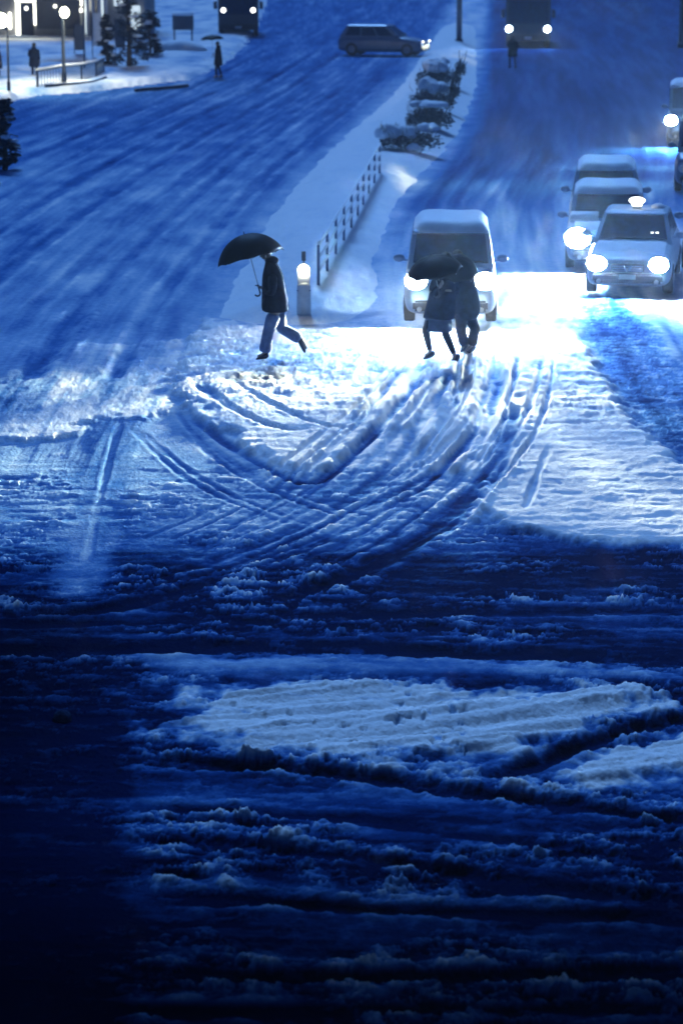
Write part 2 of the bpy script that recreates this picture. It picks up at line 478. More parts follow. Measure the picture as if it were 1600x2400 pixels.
    z = z + clean * (.014 * fbm(X * 2.2, Y * 1.2, 4, 99) + .006 * fbm(X * 9, Y * 5, 3, 101))
    holes = sstep(.16, .34, fbm(X * 5 + 2 * rag, Y * 4.2, 4, 113, .6)) * sstep(-.2, .25, fbm(X * .7, Y * .9, 2, 115))
    z = z + mound * (.15 * fbm(X * .45 - Y * .8, Y * 2.6 - X * .9, 5, 103, .55) + .035 * lumps + .5 * clod * gate - .045 * holes)
    dirt_shade = np.clip(dirt_shade + mound * (.40 * holes + .55 * np.clip(-rakes, 0, 1) - .20), 0, 1)
    z = z + .10 * np.maximum(patch * (1 - lane), cross * .55) + .06 * mound + .05 * smooth + .04 * strip * far
    z = z + .03 * (stL * left + stR * right) * (1 - clean) * (1 - sstep(70, 110, Y))
    for pts, hw, dep, am in TRACKS:
        cp = curve(Gs(pts) if pts[0][1] > 100 else pts, 5)
        xs = [p[0] for p in cp]; ys = [p[1] for p in cp]
        b = (X > min(xs) - 1.2) & (X < max(xs) + 1.2) & (Y > min(ys) - 1.2) & (Y < max(ys) + 1.2)
        if not b.any(): continue
        xb, yb, wb = X[b], Y[b], wob[b]
        d, al, L = seg_dist(xb, yb, cp)
        fade = sstep(0, .8, al) * sstep(0, .8, L - al) * np.clip(.75 + 1.1 * fbm(al * .5, d * 0 + 31 * hw, 3, 7), .05, 1.3)
        dd = np.abs(d + .10 * wb + .5 * hw * fbm(al * .6 + 9 * hw, al * 0 + dep * 99, 3, 9))
        core = np.exp(-(dd / hw) ** 4) * fade
        ridge = np.exp(-((dd - 1.7 * hw) / (.6 * hw)) ** 2) * fade * np.clip(.6 + 1.6 * lumps[b], 0, 1.6)
        z[b] = z[b] * (1 - .65 * core) - dep * core + .55 * dep * ridge
        dirt_shade[b] = np.clip(dirt_shade[b] + (am - .25) * core - .35 * ridge * am, 0, 1)
        rough[b] *= 1 - .8 * core
    # clods are lighter on top, hollows darker
    dirt_shade = np.clip(dirt_shade + rough * (.14 - np.clip(24.0 * (clod - .006), 0, .46 - .10 * near) - .45 * lumps) - .45 * rakes * rough, 0, 1)
    return z, dirt_shade

def island_height(X, Y):
    sdv = poly_sd(X, Y, ISLAND) + .1 * fbm(X * .9, Y * .5, 3, 201)
    sdv = sdv + .16 * fbm(X * .9, Y * .5, 4, 205)
    return sstep(-.2, .9, sdv) * .20 + sstep(.3, 1.6, sdv) * .10 + .05 * fbm(X * 1.5, Y * .8, 4, 203) * sstep(0, .4, sdv), sdv

def grid_mesh(name, px0, px1, dpx, rows, height, keep=None, mat_=None):
    us = np.arange(px0, px1 + dpx, dpx)
    if name == 'road':                                   # coarser margins beyond what the photograph shows
        us = np.concatenate([np.arange(px0 - 2000, px0, 25.0), us, us[-1] + np.arange(25.0, 2001, 25.0)])
    ys = np.array(rows)
    ang = PITCH + np.arctan((ys - 1200.0) / FPX)
    D = CAMH / np.tan(ang)
    t = CAMH / (FPX * math.sin(PITCH) - (1200.0 - ys) * math.cos(PITCH))
    X = np.outer(t, us - 800.0)
    Y = np.outer(D, np.ones(len(us)))
    z, dirt_shade, ok = height(X, Y)
    nr, nc = X.shape
    co = np.stack([X, Y, z], -1).reshape(-1, 3).astype(np.float32)
    i = (np.arange(nr - 1)[:, None] * nc + np.arange(nc - 1)[None, :]).reshape(-1)
    quads = np.stack([i, i + 1, i + nc + 1, i + nc], -1)
    if ok is not None:
        m = ok.reshape(-1)
        quads = quads[m[quads].any(1)]
        used = np.unique(quads)
        remap = np.full(co.shape[0], -1)
        remap[used] = np.arange(len(used))
        quads = remap[quads]
        co = co[used]
        dirt_shade = dirt_shade.reshape(-1)[used]
    me = bpy.data.meshes.new(name)
    me.vertices.add(len(co))
    me.vertices.foreach_set('co', co.reshape(-1))
    me.loops.add(quads.size)
    me.loops.foreach_set('vertex_index', quads.reshape(-1).astype(np.int32))
    me.polygons.add(len(quads))
    me.polygons.foreach_set('loop_start', np.arange(0, quads.size, 4, dtype=np.int32))
    me.polygons.foreach_set('loop_total', np.full(len(quads), 4, np.int32))
    me.polygons.foreach_set('use_smooth', np.ones(len(quads), bool))
    at = me.attributes.new('dirt_shade', 'FLOAT', 'POINT')  # slush dirt, plus painted lower-left shade and right-lane glow
    at.data.foreach_set('value', np.ascontiguousarray(dirt_shade.reshape(-1), np.float32))
    me.update()
    me.validate()
    return link(name, me, mat_)

def ground_mat():
    m = bpy.data.materials.new('trodden_snow')
    m.use_nodes = True
    n = m.node_tree
    L = n.links.new
    p = n.nodes['Principled BSDF']
    at = n.nodes.new('ShaderNodeAttribute')
    at.attribute_name = 'dirt_shade'
    tc = n.nodes.new('ShaderNodeTexCoord')
    n1 = n.nodes.new('ShaderNodeTexNoise')
    n1.inputs['Scale'].default_value = 7
    n1.inputs['Detail'].default_value = 8
    n1.inputs['Roughness'].default_value = .65
    L(tc.outputs['Object'], n1.inputs['Vector'])
    ad = n.nodes.new('ShaderNodeMath'); ad.operation = 'MULTIPLY_ADD'
    ad.inputs[1].default_value = .36
    L(n1.outputs['Fac'], ad.inputs[0])
    sb = n.nodes.new('ShaderNodeMath'); sb.operation = 'SUBTRACT'
    sb.inputs[1].default_value = .18
    L(at.outputs['Fac'], sb.inputs[0])
    L(sb.outputs[0], ad.inputs[2])
    cr = n.nodes.new('ShaderNodeValToRGB')
    e = cr.color_ramp.elements
    e[0].position, e[0].color = .05, (.82, .84, .86, 1)
    e[1].position, e[1].color = .95, (.002, .010, .055, 1)
    for pos, c in ((.3, (.27, .43, .64)), (.5, (.06, .18, .44)), (.72, (.009, .052, .20))):
        k = e.new(pos); k.color = (*c, 1)
    L(ad.outputs[0], cr.inputs['Fac'])
    L(cr.outputs['Color'], p.inputs['Base Color'])
    rr = n.nodes.new('ShaderNodeMapRange')
    rr.inputs['To Min'].default_value = .8
    rr.inputs['To Max'].default_value = .8
    L(ad.outputs[0], rr.inputs['Value'])
    L(rr.outputs['Result'], p.inputs['Roughness'])
    p.inputs['Specular IOR Level'].default_value = 0.0
    n2 = n.nodes.new('ShaderNodeTexNoise')
    n2.inputs['Scale'].default_value = 22
    n2.inputs['Detail'].default_value = 5
    L(tc.outputs['Object'], n2.inputs['Vector'])
    b = n.nodes.new('ShaderNodeBump')
    b.inputs['Strength'].default_value = .5
    b.inputs['Distance'].default_value = .03
    L(n2.outputs['Fac'], b.inputs['Height'])
    L(b.outputs['Normal'], p.inputs['Normal'])
    return m
M['ground'] = ground_mat()

rows = list(np.arange(5200, 2560, -24.0)) + list(np.arange(2560, 700, -2.6)) + list(np.arange(700, 150, -3.6)) + list(np.arange(150, -60, -6.0)) + [-80, -110, -140]
def road_h(X, Y):
    z, d = ground_field(X, Y)
    return z, d, None
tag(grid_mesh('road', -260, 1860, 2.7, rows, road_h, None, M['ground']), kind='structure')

def island_h(X, Y):
    h, s = island_height(X, Y)
    return h - .035, .05 + .06 * np.clip(fbm(X * 1.2, Y * .6, 3, 207), 0, 1), s > -.30
tag(grid_mesh('traffic_island', 440, 1180, 3.2, np.arange(790, -20, -3.2), island_h, None, M['ground']), kind='structure')

def pave_h(X, Y):
    s = poly_sd(X, Y, PAVE)
    z = .15 * sstep(-.02, .10, s) + .10 * sstep(.1, .9, s) * np.clip(.6 + fbm(X * .5, Y * .3, 3, 211), 0, 1.4) + .02 * fbm(X * 2, Y, 3, 213)
    return z, np.clip(.12 + .4 * fbm(X * .6, Y * .25, 4, 217), 0, 1), s > -.08
tag(grid_mesh('pavement', -700, 680, 6, np.arange(300, -60, -3.0), pave_h, None, M['ground']), kind='structure')

bm = bmesh.new()
bmesh.ops.create_grid(bm, x_segments=8, y_segments=8, size=1500)
for v in bm.verts: v.co.z = -.25
tag(obj('ground', bm, M['snow']), kind='structure')

def gz(x, y):
    z, _ = ground_field(np.array([[x]]), np.array([[y]]))
    return float(z[0, 0])
def iz(x, y):
    h, _ = island_height(np.array([[x]]), np.array([[y]]))
    return float(h[0, 0]) - .03
def settle(px, py, fn):
    p = G(px, py)
    for _ in range(5):
        p = G(px, py, fn(p.x, p.y))
    return p
def at(px, py): return settle(px, py, gz)
def at_island(px, py): return settle(px, py, iz)

# made-up overhead structure, added out of view for shade; its deck keeps sky light off the foreground
eo = bpy.data.objects.new('shade_canopy', None)
C.objects.link(eo)
tag(eo, kind='structure')
bm = bmesh.new(); box(bm, -60, 60, -14, 28.6, 9.6, 10.3); obj('shade_slab', bm, M['concrete'], eo)
bm = bmesh.new(); box(bm, -60, -4.2, 28.6, 37.0, 9.6, 10.3); obj('side_shade_slab', bm, M['concrete'], eo)  # second slab added to deepen the shade on the left
for k in range(4):
    bm = bmesh.new(); box(bm, -60, 60, -11 + k * 11, -10 + k * 11, 8.6, 9.597); obj('shade_girder', bm, M['concrete'], eo)
for sx in (-22, 22):
    bm = bmesh.new(); box(bm, sx - 1, sx + 1, 4, 6.5, -.25, 8.6); obj('shade_pier', bm, M['concrete'], eo)

# ------------------------------------------------------------------ the guard fence, bollard and shrubs on the island
posts = [(746, 668), (766.6, 635), (787, 595), (805.6, 563), (823, 533), (838, 504), (851, 480), (864, 453), (877, 429), (889, 406)]
pp = [at_island(*p) for p in posts]
fence = thing('guard_fence', 'low white pedestrian fence with three snowy rails running up the snow-covered island', 'fence', pp[0])
org = pp[0]
post_me = None
for i, p in enumerate(pp):
    if post_me is None:
        bm = bmesh.new()
        box(bm, -.03, .03, -.02, .02, -.15, .80, .006)
        o = obj('post', bm, M['grey_paint'], fence)
        post_me = o.data
    else:
        o = link('post', post_me, None, fence)
    o.location = p - org
    o.location.z = p.z - org.z
for h in (.26, .52, .78):
    bm = bmesh.new()
    pts = [p - org + Vector((0, 0, h + .012)) for p in pp]
    tube(bm, pts, .022, 8)
    obj('rail', bm, M['metal_white'], fence, True)
    bm = bmesh.new()
    fine = []
    for a, b in zip(pts, pts[1:]):
        for k in range(6): fine.append(a.lerp(b, k / 6))
    fine.append(pts[-1])
    rr = [(.030 + .012 * random.random(), .025 + .022 * random.random()) for _ in fine]
    tube(bm, [q + Vector((0, 0, .035)) for q in fine], rr, 8)
    obj('snow_ridge', bm, M['snow'], fence, True)

b0 = at_island(712, 724)
bo = thing('bollard', 'lit white traffic bollard with round lamp standing on the snowy island tip', 'bollard', b0)
bm = bmesh.new()
tube(bm, [(0, 0, -.1), (0, 0, .34), (0, 0, .44), (0, 0, .5)], [.135, .13, .125, .10], 20)
obj('lower_drum', bm, M['bollard'], bo, True)
bm = bmesh.new()
n = 20
prof = [(-.115, .36)] + [(.115 * -math.cos(math.pi * k / n), .74 + .115 * math.sin(math.pi * k / n)) for k in range(n + 1)] + [(.115, .36)]
r0 = [bm.verts.new((x, -.07, z)) for x, z in prof]
r1 = [bm.verts.new((x, .07, z)) for x, z in prof]
for k in range(len(prof)):
    k2 = (k + 1) % len(prof)
    bm.faces.new((r0[k], r0[k2], r1[k2], r1[k]))
bm.faces.new(r0[::-1]); bm.faces.new(r1)
obj('lamp_housing', bm, M['bollard'], bo)
bm = bmesh.new(); disc(bm, (0, .735), .108, -.10, -.071)
obj('lamp', bm, M['lamp_lit'], bo)
bare_lamp_later = [(bo, (0, -.20, .735))]
bm = bmesh.new(); box(bm, -.13, .13, -.085, .085, .345, .36, .004); obj('collar', bm, M['grey_paint'], bo)
bm = bmesh.new(); box(bm, -.04, .04, -.012, .012, .90, 1.08, .006); box(bm, -.012, .012, -.01, .01, .82, .9); obj('reflector_plate', bm, M['dark_paint'], bo)

def leaf_mass(bm, c, r, n, size, seed, flat=1.0):
    rnd = random.Random(seed)
    for _ in range(n):
        while True:
            v = Vector((rnd.uniform(-1, 1), rnd.uniform(-1, 1), rnd.uniform(-1, 1)))
            if .2 < v.length < 1: break
        v = v * (.55 + .45 * rnd.random())
        p = Vector((c[0] + v.x * r[0], c[1] + v.y * r[1], c[2] + v.z * r[2]))
        s = size * rnd.uniform(.6, 1.4)
        R = Matrix.Rotation(rnd.uniform(0, 6.28), 3, 'Z') @ Matrix.Rotation(rnd.uniform(-1.2, 1.2), 3, 'X')
        q = [bm.verts.new(p + R @ Vector(a)) for a in ((-s * .5, 0, 0), (0, -s * .35, .1 * s), (s * .6, 0, 0), (0, s * .35, .1 * s))]
        bm.faces.new(q)

def snow_cap(bm, c, r, seed, nx=26, ny=18, thick=.16):
    """a lumpy cushion of snow with a drooping, uneven rim"""
    rnd = random.Random(seed)
    ph = [rnd.uniform(0, 6.28) for _ in range(8)]
    ring = []
    top = bm.verts.new((c[0], c[1], c[2] + r[2]))
    for i in range(1, ny + 1):
        f = i / ny
        row = []
        for k in range(nx):
            a = 2 * math.pi * k / nx
            w_ = 1 + .10 * math.sin(3 * a + ph[0]) + .07 * math.sin(5 * a + ph[1]) + .05 * math.sin(9 * a + ph[2])
            e = min(f * 1.0, 1)
            x = math.copysign(abs(math.cos(a)) ** .75, math.cos(a)) * r[0] * w_ * math.sin(e * 1.75) / math.sin(1.57)
            y = math.copysign(abs(math.sin(a)) ** .75, math.sin(a)) * r[1] * w_ * math.sin(e * 1.75) / math.sin(1.57)
            z = r[2] * math.cos(e * 1.75) + .05 * r[2] * math.sin(7 * a + 5 * f + ph[3]) * f + .10 * r[2] * math.sin(2 * a + 6 * f + ph[4]) * f
            if i == ny: z -= r[2] * (.25 + .35 * max(0, math.sin(4 * a + ph[5])) + .25 * rnd.random())
            row.append(bm.verts.new((c[0] + x, c[1] + y, c[2] + z)))
        ring.append(row)
    for k in range(nx):
        bm.faces.new((top, ring[0][k], ring[0][(k + 1) % nx]))
    for a, b in zip(ring, ring[1:]):
        for k in range(nx):
            bm.faces.new((a[k], b[k], b[(k + 1) % nx], a[(k + 1) % nx]))
    bm.faces.new(ring[-1])

def shrub(px0, px1, pybase, hgt, dep, label, seed, caps, twigs=0):
    base = at_island((px0 + px1) / 2, pybase)
    t_ = (base.y * math.cos(PITCH) + (CAMH - base.z) * math.sin(PITCH))
    w2 = (px1 - px0) / 2 / FPX * t_
    base.y += dep
    root = thing('shrub', label, 'shrub', base, 0, 'clipped shrubs along the snowy island')
    bm = bmesh.new()
    k = 900
    leaf_mass(bm, (0, 0, hgt * .42), (w2 * 1.02, dep * 1.12, hgt * .52), 1600, .10, seed)
    for i in range(14):
        a = random.Random(seed + i).uniform(0, 6.28)
        leaf_mass(bm, (w2 * .85 * math.cos(a), dep * .9 * math.sin(a), hgt * .35), (.22, .22, hgt * .36), 45, .09, seed + i)
    obj('foliage', bm, M['leaf'], root)['kind'] = 'stuff'
    bm = bmesh.new()
    for i in range(7):
        r_ = random.Random(seed * 3 + i)
        x, y = r_.uniform(-.7, .7) * w2, r_.uniform(-.7, .7) * dep
        tube(bm, [(x * .4, y * .4, -.1), (x * .8, y * .8, hgt * .4), (x, y, hgt * .8)], [.022, .016, .008], 6)
    for i in range(twigs):
        r_ = random.Random(seed * 5 + i)
        x, y = w2 * r_.uniform(.75, 1.05), r_.uniform(-.9, .9) * dep
        tube(bm, [(x * .8, y * .8, hgt * .2), (x, y, hgt * .7), (x + r_.uniform(-.05, .25), y - .1, hgt * r_.uniform(.9, 1.5))], [.03, .025, .012], 6)
    obj('stems', bm, M['bark'], root, True)['kind'] = 'stuff'
    if twigs:
        bm = bmesh.new()
        for i in range(twigs):
            r_ = random.Random(seed * 5 + i)
            x, y = w2 * r_.uniform(.75, 1.05), r_.uniform(-.9, .9) * dep
            leaf_mass(bm, (x + .05, y, hgt * .75), (.12, .12, hgt * .35), 40, .12, seed + 50 + i)
        obj('side_shoots', bm, M['leaf'], root)['kind'] = 'stuff'
    rc = random.Random(seed * 11)
    for (cx, cy, cz, rx, ry, rz_) in caps:
        bm = bmesh.new()
        for i in range(9):
            a = rc.uniform(0, 6.28); q_ = rc.uniform(0, .62) ** .7
            s_ = rc.uniform(.34, .58)
            snow_cap(bm, ((cx + rx * q_ * math.cos(a)) * w2, (cy + ry * q_ * math.sin(a)) * dep, cz * hgt + rz_ * (.25 - .55 * q_) * rc.uniform(.6, 1.2)),
                     (rx * w2 * s_, ry * dep * s_, rz_ * rc.uniform(.55, .9)), seed * 7 + i, 18, 9)
        for v in bm.verts:
            v.co += Vector((math.sin(v.co.y * 17 + v.co.z * 9), math.sin(v.co.x * 15 + v.co.z * 11), math.sin(v.co.x * 13 + v.co.y * 12))) * .022
        obj('snow_cap', bm, M['snow'], root, True, 1)
    bm = bmesh.new()
    for i in range(26):
        x, y = rc.uniform(-1, 1) * w2, rc.uniform(-1, .9) * dep
        z_ = hgt * rc.uniform(.45, .8)
        tube(bm, [(x * .85, y * .85, z_), (x, y, z_ + .16), (x * 1.05 + rc.uniform(-.06, .06), y * 1.05, z_ + rc.uniform(.25, .42))], [.012, .010, .004], 5)
    tw = obj('twigs', bm, M['bark'], root, True)
    tw['kind'] = 'stuff'
    return root
shrub(890, 1038, 357, .78, .62, 'nearest shrub on the island, snow sagging over its left side beside the fence end', 3,
      [(-.38, .1, .74, .66, .95, .30), (.55, .15, .90, .40, .80, .20), (.05, -.95, .18, .22, .2, .14)])
shrub(952, 1062, 305, .86, .58, 'shrub with a flat slab of snow, second along the island', 9,
      [(-.05, .15, .95, .98, .9, .15)])
shrub(955, 1068, 262, .98, .7, 'tall rounded shrub with a smooth dome of snow and bare right side shoots', 15,
      [(-.15, .2, .86, .74, .85, .38)], 7)
shrub(972, 1082, 208, 1.05, .8, 'farthest shrub on the island, snow heaped unevenly below the tall pole', 21,
      [(-.25, .2, .84, .70, .85, .34), (.25, .5, .98, .40, .5, .2)], 6)

# ------------------------------------------------------------------ vehicles
def body_loft(stations, w2):
    """stations: y, z_bottom, z_top, width factor"""
    bm = bmesh.new()
    rings = []
    for y, zb, zt, wf in stations:
        w_ = w2 * wf
        h = zt - zb
        half = [(.78 * w_, zb), (.96 * w_, zb + .10 * h), (w_, zb + .35 * h), (w_, zb + .62 * h), (.965 * w_, zb + .86 * h), (.86 * w_, zt - .01), (.45 * w_, zt + .015)]
        ring = [(0, zb)] + half + [(0, zt + .02)] + [(-x, z) for x, z in half[::-1]]
        rings.append([bm.verts.new((x, y, z)) for x, z in ring])
    n = len(rings[0])
    for a, b in zip(rings, rings[1:]):
        for k in range(n):
            bm.faces.new((a[k], a[(k + 1) % n], b[(k + 1) % n], b[k]))
    bm.faces.new(rings[0]); bm.faces.new(rings[-1][::-1])
    return bm

def lerp(a, b, t): return a + (b - a) * t

def slab(bm, quad, t, off=.004):
    """a thin plate lying on a quad, its outer face pushed out along the normal"""
    q = [Vector(p) for p in quad]
    nrm = (q[1] - q[0]).cross(q[3] - q[0]).normalized()
    lo = [bm.verts.new(p + nrm * off) for p in q]
    hi = [bm.verts.new(p + nrm * (off + t)) for p in q]
    bm.faces.new(lo[::-1]); bm.faces.new(hi)
    for k in range(4):
        bm.faces.new((lo[k], lo[(k + 1) % 4], hi[(k + 1) % 4], hi[k]))

def sub(quad, u0, u1, v0, v1):
    a, b, c, d = [Vector(p) for p in quad]
    f = lambda u, v: a.lerp(b, u).lerp(d.lerp(c, u), v)
    return [f(u0, v0), f(u1, v0), f(u1, v1), f(u0, v1)]

wheel_cache = {}
def wheel(parent, x, y, r, wd):
    key = (round(r, 2), round(wd, 2))
    if key not in wheel_cache:
        bm = bmesh.new()
        pr = [(-wd / 2, r * .62), (-wd / 2, r * .92), (-wd * .38, r), (wd * .38, r), (wd / 2, r * .92), (wd / 2, r * .62)]
        n = 24
        rg = [[bm.verts.new((px, rr * math.cos(2 * math.pi * k / n), rr * math.sin(2 * math.pi * k / n))) for k in range(n)] for px, rr in pr]
        for a, b in zip(rg, rg[1:]):
            for k in range(n): bm.faces.new((a[k], a[(k + 1) % n], b[(k + 1) % n], b[k]))
        bm.faces.new(rg[0][::-1]); bm.faces.new(rg[-1])
        o = obj('wheel', bm, M['rubber'], parent, False)
        bm = bmesh.new()
        rr = [[bm.verts.new((px, q_ * r * math.cos(2 * math.pi * k / n), q_ * r * math.sin(2 * math.pi * k / n))) for k in range(n)] for px, q_ in ((-wd / 2 - .02, .25), (-wd / 2 - .008, .58), (wd / 2 + .008, .58), (wd / 2 + .02, .25))]
        for a, b in zip(rr, rr[1:]):
            for k in range(n): bm.faces.new((a[k], a[(k + 1) % n], b[(k + 1) % n], b[k]))
        bm.faces.new(rr[0][::-1]); bm.faces.new(rr[-1])
        rim = obj('rim', bm, M['grey_paint'], o)
        wheel_cache[key] = (o.data, rim.data)
    else:
        o = link('wheel', wheel_cache[key][0], None, parent)
        link('rim', wheel_cache[key][1], None, o)
    o.location = (x, y, r)
    return o

def mirror(parent, sx, x, y, z, paint, hw=.11, hh=.075):
    bm = bmesh.new()
    ball(bm, (x + sx * hw * .9, y, z), (hw, .06, hh), 12, 8)
    tube(bm, [(x - sx * .06, y + .04, z - .05), (x + sx * .05, y + .01, z - .03)], .02, 6)
    return obj('side_mirror', bm, paint, parent, True)

def beam(parent, x, y, z, power, yaw=0.0):
    """dipped beam: a flat far throw under the cut-off and a wide, weaker pool close to the car"""
    for k, (pw, down, cone, vert) in enumerate(((8.0, 3.8, 120, .017), (3.2, 6.8, 140, .022))):
        d = bpy.data.lights.new('headlight_beam', 'SPOT')
        d.energy = power * pw
        d.color = LAMP
        d.spot_size = math.radians(cone if yaw < -10 else 92)
        d.spot_blend = .9
        d.shadow_soft_size = .07
        o = bpy.data.objects.new('headlight_beam', d)
        C.objects.link(o)
        o.parent = parent
        o.location = (x, y - .02 * k, z)
        o.rotation_euler = (math.radians(-90 + down), 0, math.radians(yaw))
        o.scale = (1, vert, 1)

def bare_lamp(name, parent, loc, power, col, r=.06, half=130, aim=None):
    if half >= 360:
        d = bpy.data.lights.new(name, 'POINT')
    else:
        d = bpy.data.lights.new(name, 'SPOT'); d.spot_size = math.radians(half); d.spot_blend = 1.0
    d.energy = power
    d.color = col
    d.shadow_soft_size = r
    d.cycles.use_multiple_importance_sampling = False
    o = bpy.data.objects.new(name, d)
    C.objects.link(o)
    o.parent = parent
    o.location = loc
    o.rotation_euler = (math.radians(-90), 0, 0)
    return o

def make_car(name, label, cat, loc, rz, L=4.3, W=1.7, H=1.5, nose=.72, hood=.92, belt=.95, wsy=1.15, ry0=1.9, ry1=3.6, rey=4.15, roofw=.80,
             paint='silver_paint', snow=.07, hl=True, hlz=.68, hlx=.60, hlr=.10, lens='lens', power=1.0, glow=1.0, bulb_half=112, group=None, side_glass=2, grille=True, yaw=0.0, ws_snow=None, wheel_r=.31, hood_snow=0.0):
    t = thing(name, label, cat, loc, rz, group)
    w2 = W / 2
    P_ = M[paint]
    st = [(0.0, .30, nose - .10, .80), (.05, .24, nose - .01, .90), (.22, .20, nose + .05, .97), (lerp(.22, wsy, .55), .20, lerp(nose + .05, hood, .7), 1.0), (wsy, .20, hood, 1.0),
          (wsy + .35, .20, belt, 1.0), (lerp(wsy, L, .6), .20, belt + .02, 1.0), (L - .35, .20, belt + .01, .98), (L - .06, .26, belt - .04, .92), (L, .34, belt - .16, .84)]
    obj('body', body_loft(st, w2), P_, t, True, 2)
    # cabin
    z0, z1 = belt - .06, H
    A = [(-w2 * .93, wsy, z0), (w2 * .93, wsy, z0), (w2 * .93, rey, z0), (-w2 * .93, rey, z0)]
    rw = w2 * roofw
    B = [(-rw, ry0, z1 - .05), (rw, ry0, z1 - .05), (rw, ry1, z1 - .05), (-rw, ry1, z1 - .05)]
    T = [(-rw * .86, ry0 + .12, z1), (rw * .86, ry0 + .12, z1), (rw * .86, ry1 - .12, z1), (-rw * .86, ry1 - .12, z1)]
    bm = bmesh.new()
    va, vb, vt = [[bm.verts.new(p) for p in q] for q in (A, B, T)]
    for k in range(4):
        bm.faces.new((va[k], va[(k + 1) % 4], vb[(k + 1) % 4], vb[k]))
        bm.faces.new((vb[k], vb[(k + 1) % 4], vt[(k + 1) % 4], vt[k]))
    bm.faces.new(vt); bm.faces.new(va[::-1])
    es = [e for e in bm.edges if all(v in va + vb for v in e.verts) and abs(e.verts[0].co.z - e.verts[1].co.z) > .1]
    bmesh.ops.bevel(bm, geom=es, offset=.035, segments=2, affect='EDGES')
    obj('cabin', bm, P_, t)
    front = [A[0], A[1], B[1], B[0]]
    bm = bmesh.new(); slab(bm, sub(front, .055, .945, .16, .95), .006, .006)
    ws = obj('windshield', bm, M['glass'], t)
    for u in (.28, .62):
        bm = bmesh.new()
        p, q = sub(front, u, u + .02, .17, .22)[0], sub(front, u + .26, u + .28, .20, .30)[0]
        tube(bm, [p + Vector((0, -.03, .012)), q + Vector((0, -.03, .012))], .011, 6)
        obj('wiper', bm, M['black_trim'], ws)
    if ws_snow:
        for (u0, u1, v0, v1) in ws_snow:
            bm = bmesh.new(); slab(bm, sub(front, u0, u1, v0, v1), .03, .012)
            bmesh.ops.bevel(bm, geom=bm.edges[:], offset=.012, segments=2, affect='EDGES')
            obj('windshield_snow', bm, M['snow'], ws, True)
    for s in (1, 3):
        q = [A[s], A[(s + 1) % 4], B[(s + 1) % 4], B[s]]
        for k in range(side_glass):
            u0, u1 = .07 + .86 * k / side_glass + .012, .07 + .86 * (k + 1) / side_glass - .012
            bm = bmesh.new(); slab(bm, sub(q, u0, u1, .18, .90), .005, .005)
            obj('side_window', bm, M['glass'], t)
    bm = bmesh.new(); slab(bm, sub([A[2], A[3], B[3], B[2]], .07, .93, .18, .9), .005, .005); obj('rear_window', bm, M['glass'], t)
    # front end
    if grille:
        bm = bmesh.new()
        gx = hlx * W * .5
        box(bm, -gx * .62, gx * .62, -.035, .06, nose - .22, nose - .06, .012)
        g = obj('grille', bm, M['black_trim'], t)
        for k in range(3):
            bm = bmesh.new(); box(bm, -gx * .60, gx * .60, -.045, -.036, nose - .20 + .045 * k, nose - .185 + .045 * k); obj('grille_slat', bm, M['chrome'], g)
    bm = bmesh.new(); box(bm, -w2 * .80, w2 * .80, -.07, .12, .30, .50, .04); bp = obj('bumper', bm, M['black_trim'] if grille else P_, t)
    bm = bmesh.new(); box(bm, -w2 * .55, w2 * .55, -.085, -.068, .315, .375, .006); obj('air_intake', bm, M['black_trim'], bp)
    bm = bmesh.new(); box(bm, -.165, .165, -.100, -.086, .385, .485, .004); obj('number_plate', bm, M['plate'], bp)
    for sx in (-1, 1):
        x = sx * hlx * w2 * 1.18
        bm = bmesh.new(); disc(bm, (x, hlz), hlr * 1.12, -.045, .10, 24, hlr * 1.5); h_ = obj('headlight', bm, M['chrome'], t)
        bm = bmesh.new(); disc(bm, (x, hlz), hlr, -.06, -.046, 24, hlr * 1.25); obj('lens', bm, M[lens] if hl else M['plate'], h_)
        bm = bmesh.new(); disc(bm, (sx * w2 * .66, .34), .045, -.085, -.068, 14); obj('fog_lamp', bm, M['plate'], t)
        mirror(t, sx, sx * w2 * 1.0, wsy + .28, hood + .13, P_)
        for y in (.78, L - .82):
            wheel(t, sx * (w2 - .10), y, wheel_r, .20)
        if hl and power > 0:
            beam(t, x, -.12, hlz, BEAM * power, yaw)
            bare_lamp('headlight_bulb', t, (x, -.10, hlz), GLOW * glow, GLARE, half=bulb_half)
    if snow:
        bm = bmesh.new()
        nx, ny = 14, 18
        grid = []
        for j in range(ny + 1):
            v = j / ny
            row = []
            for i in range(nx + 1):
                u = i / nx
                x = lerp(-rw * 1.0, rw * 1.0, u)
                y = lerp(ry0 - .03, ry1 + .02, v)
                e = min(u, 1 - u) * 2 * rw
                e2 = min(min(e, v * (ry1 - ry0)), (1 - v) * (ry1 - ry0))
                zz = z1 - .045 + (snow + .05) * min(1, (e2 / .16)) ** .5 + .008 * math.sin(7 * x + 3 * y)
                if j == 0:
                    zz -= .02 + .06 * max(0, math.sin(5 * u + 2.1 * L)) + .02 * math.sin(17 * u); y -= .02
                row.append(bm.verts.new((x, y, zz)))
            grid.append(row)
        for j in range(ny):
            for i in range(nx):
                bm.faces.new((grid[j][i], grid[j][i + 1], grid[j + 1][i + 1], grid[j + 1][i]))
        bot = [[bm.verts.new((vv.co.x, vv.co.y, z1 - .08)) for vv in r] for r in (grid[0], grid[-1])]
        for r, g_ in zip(bot, (grid[0], grid[-1])):
            for i in range(nx): bm.faces.new((r[i], r[i + 1], g_[i + 1], g_[i]))
        for i in (0, nx):
            for j in range(ny):
                pass
        obj('roof_snow', bm, M['snow'], t, True, 1)
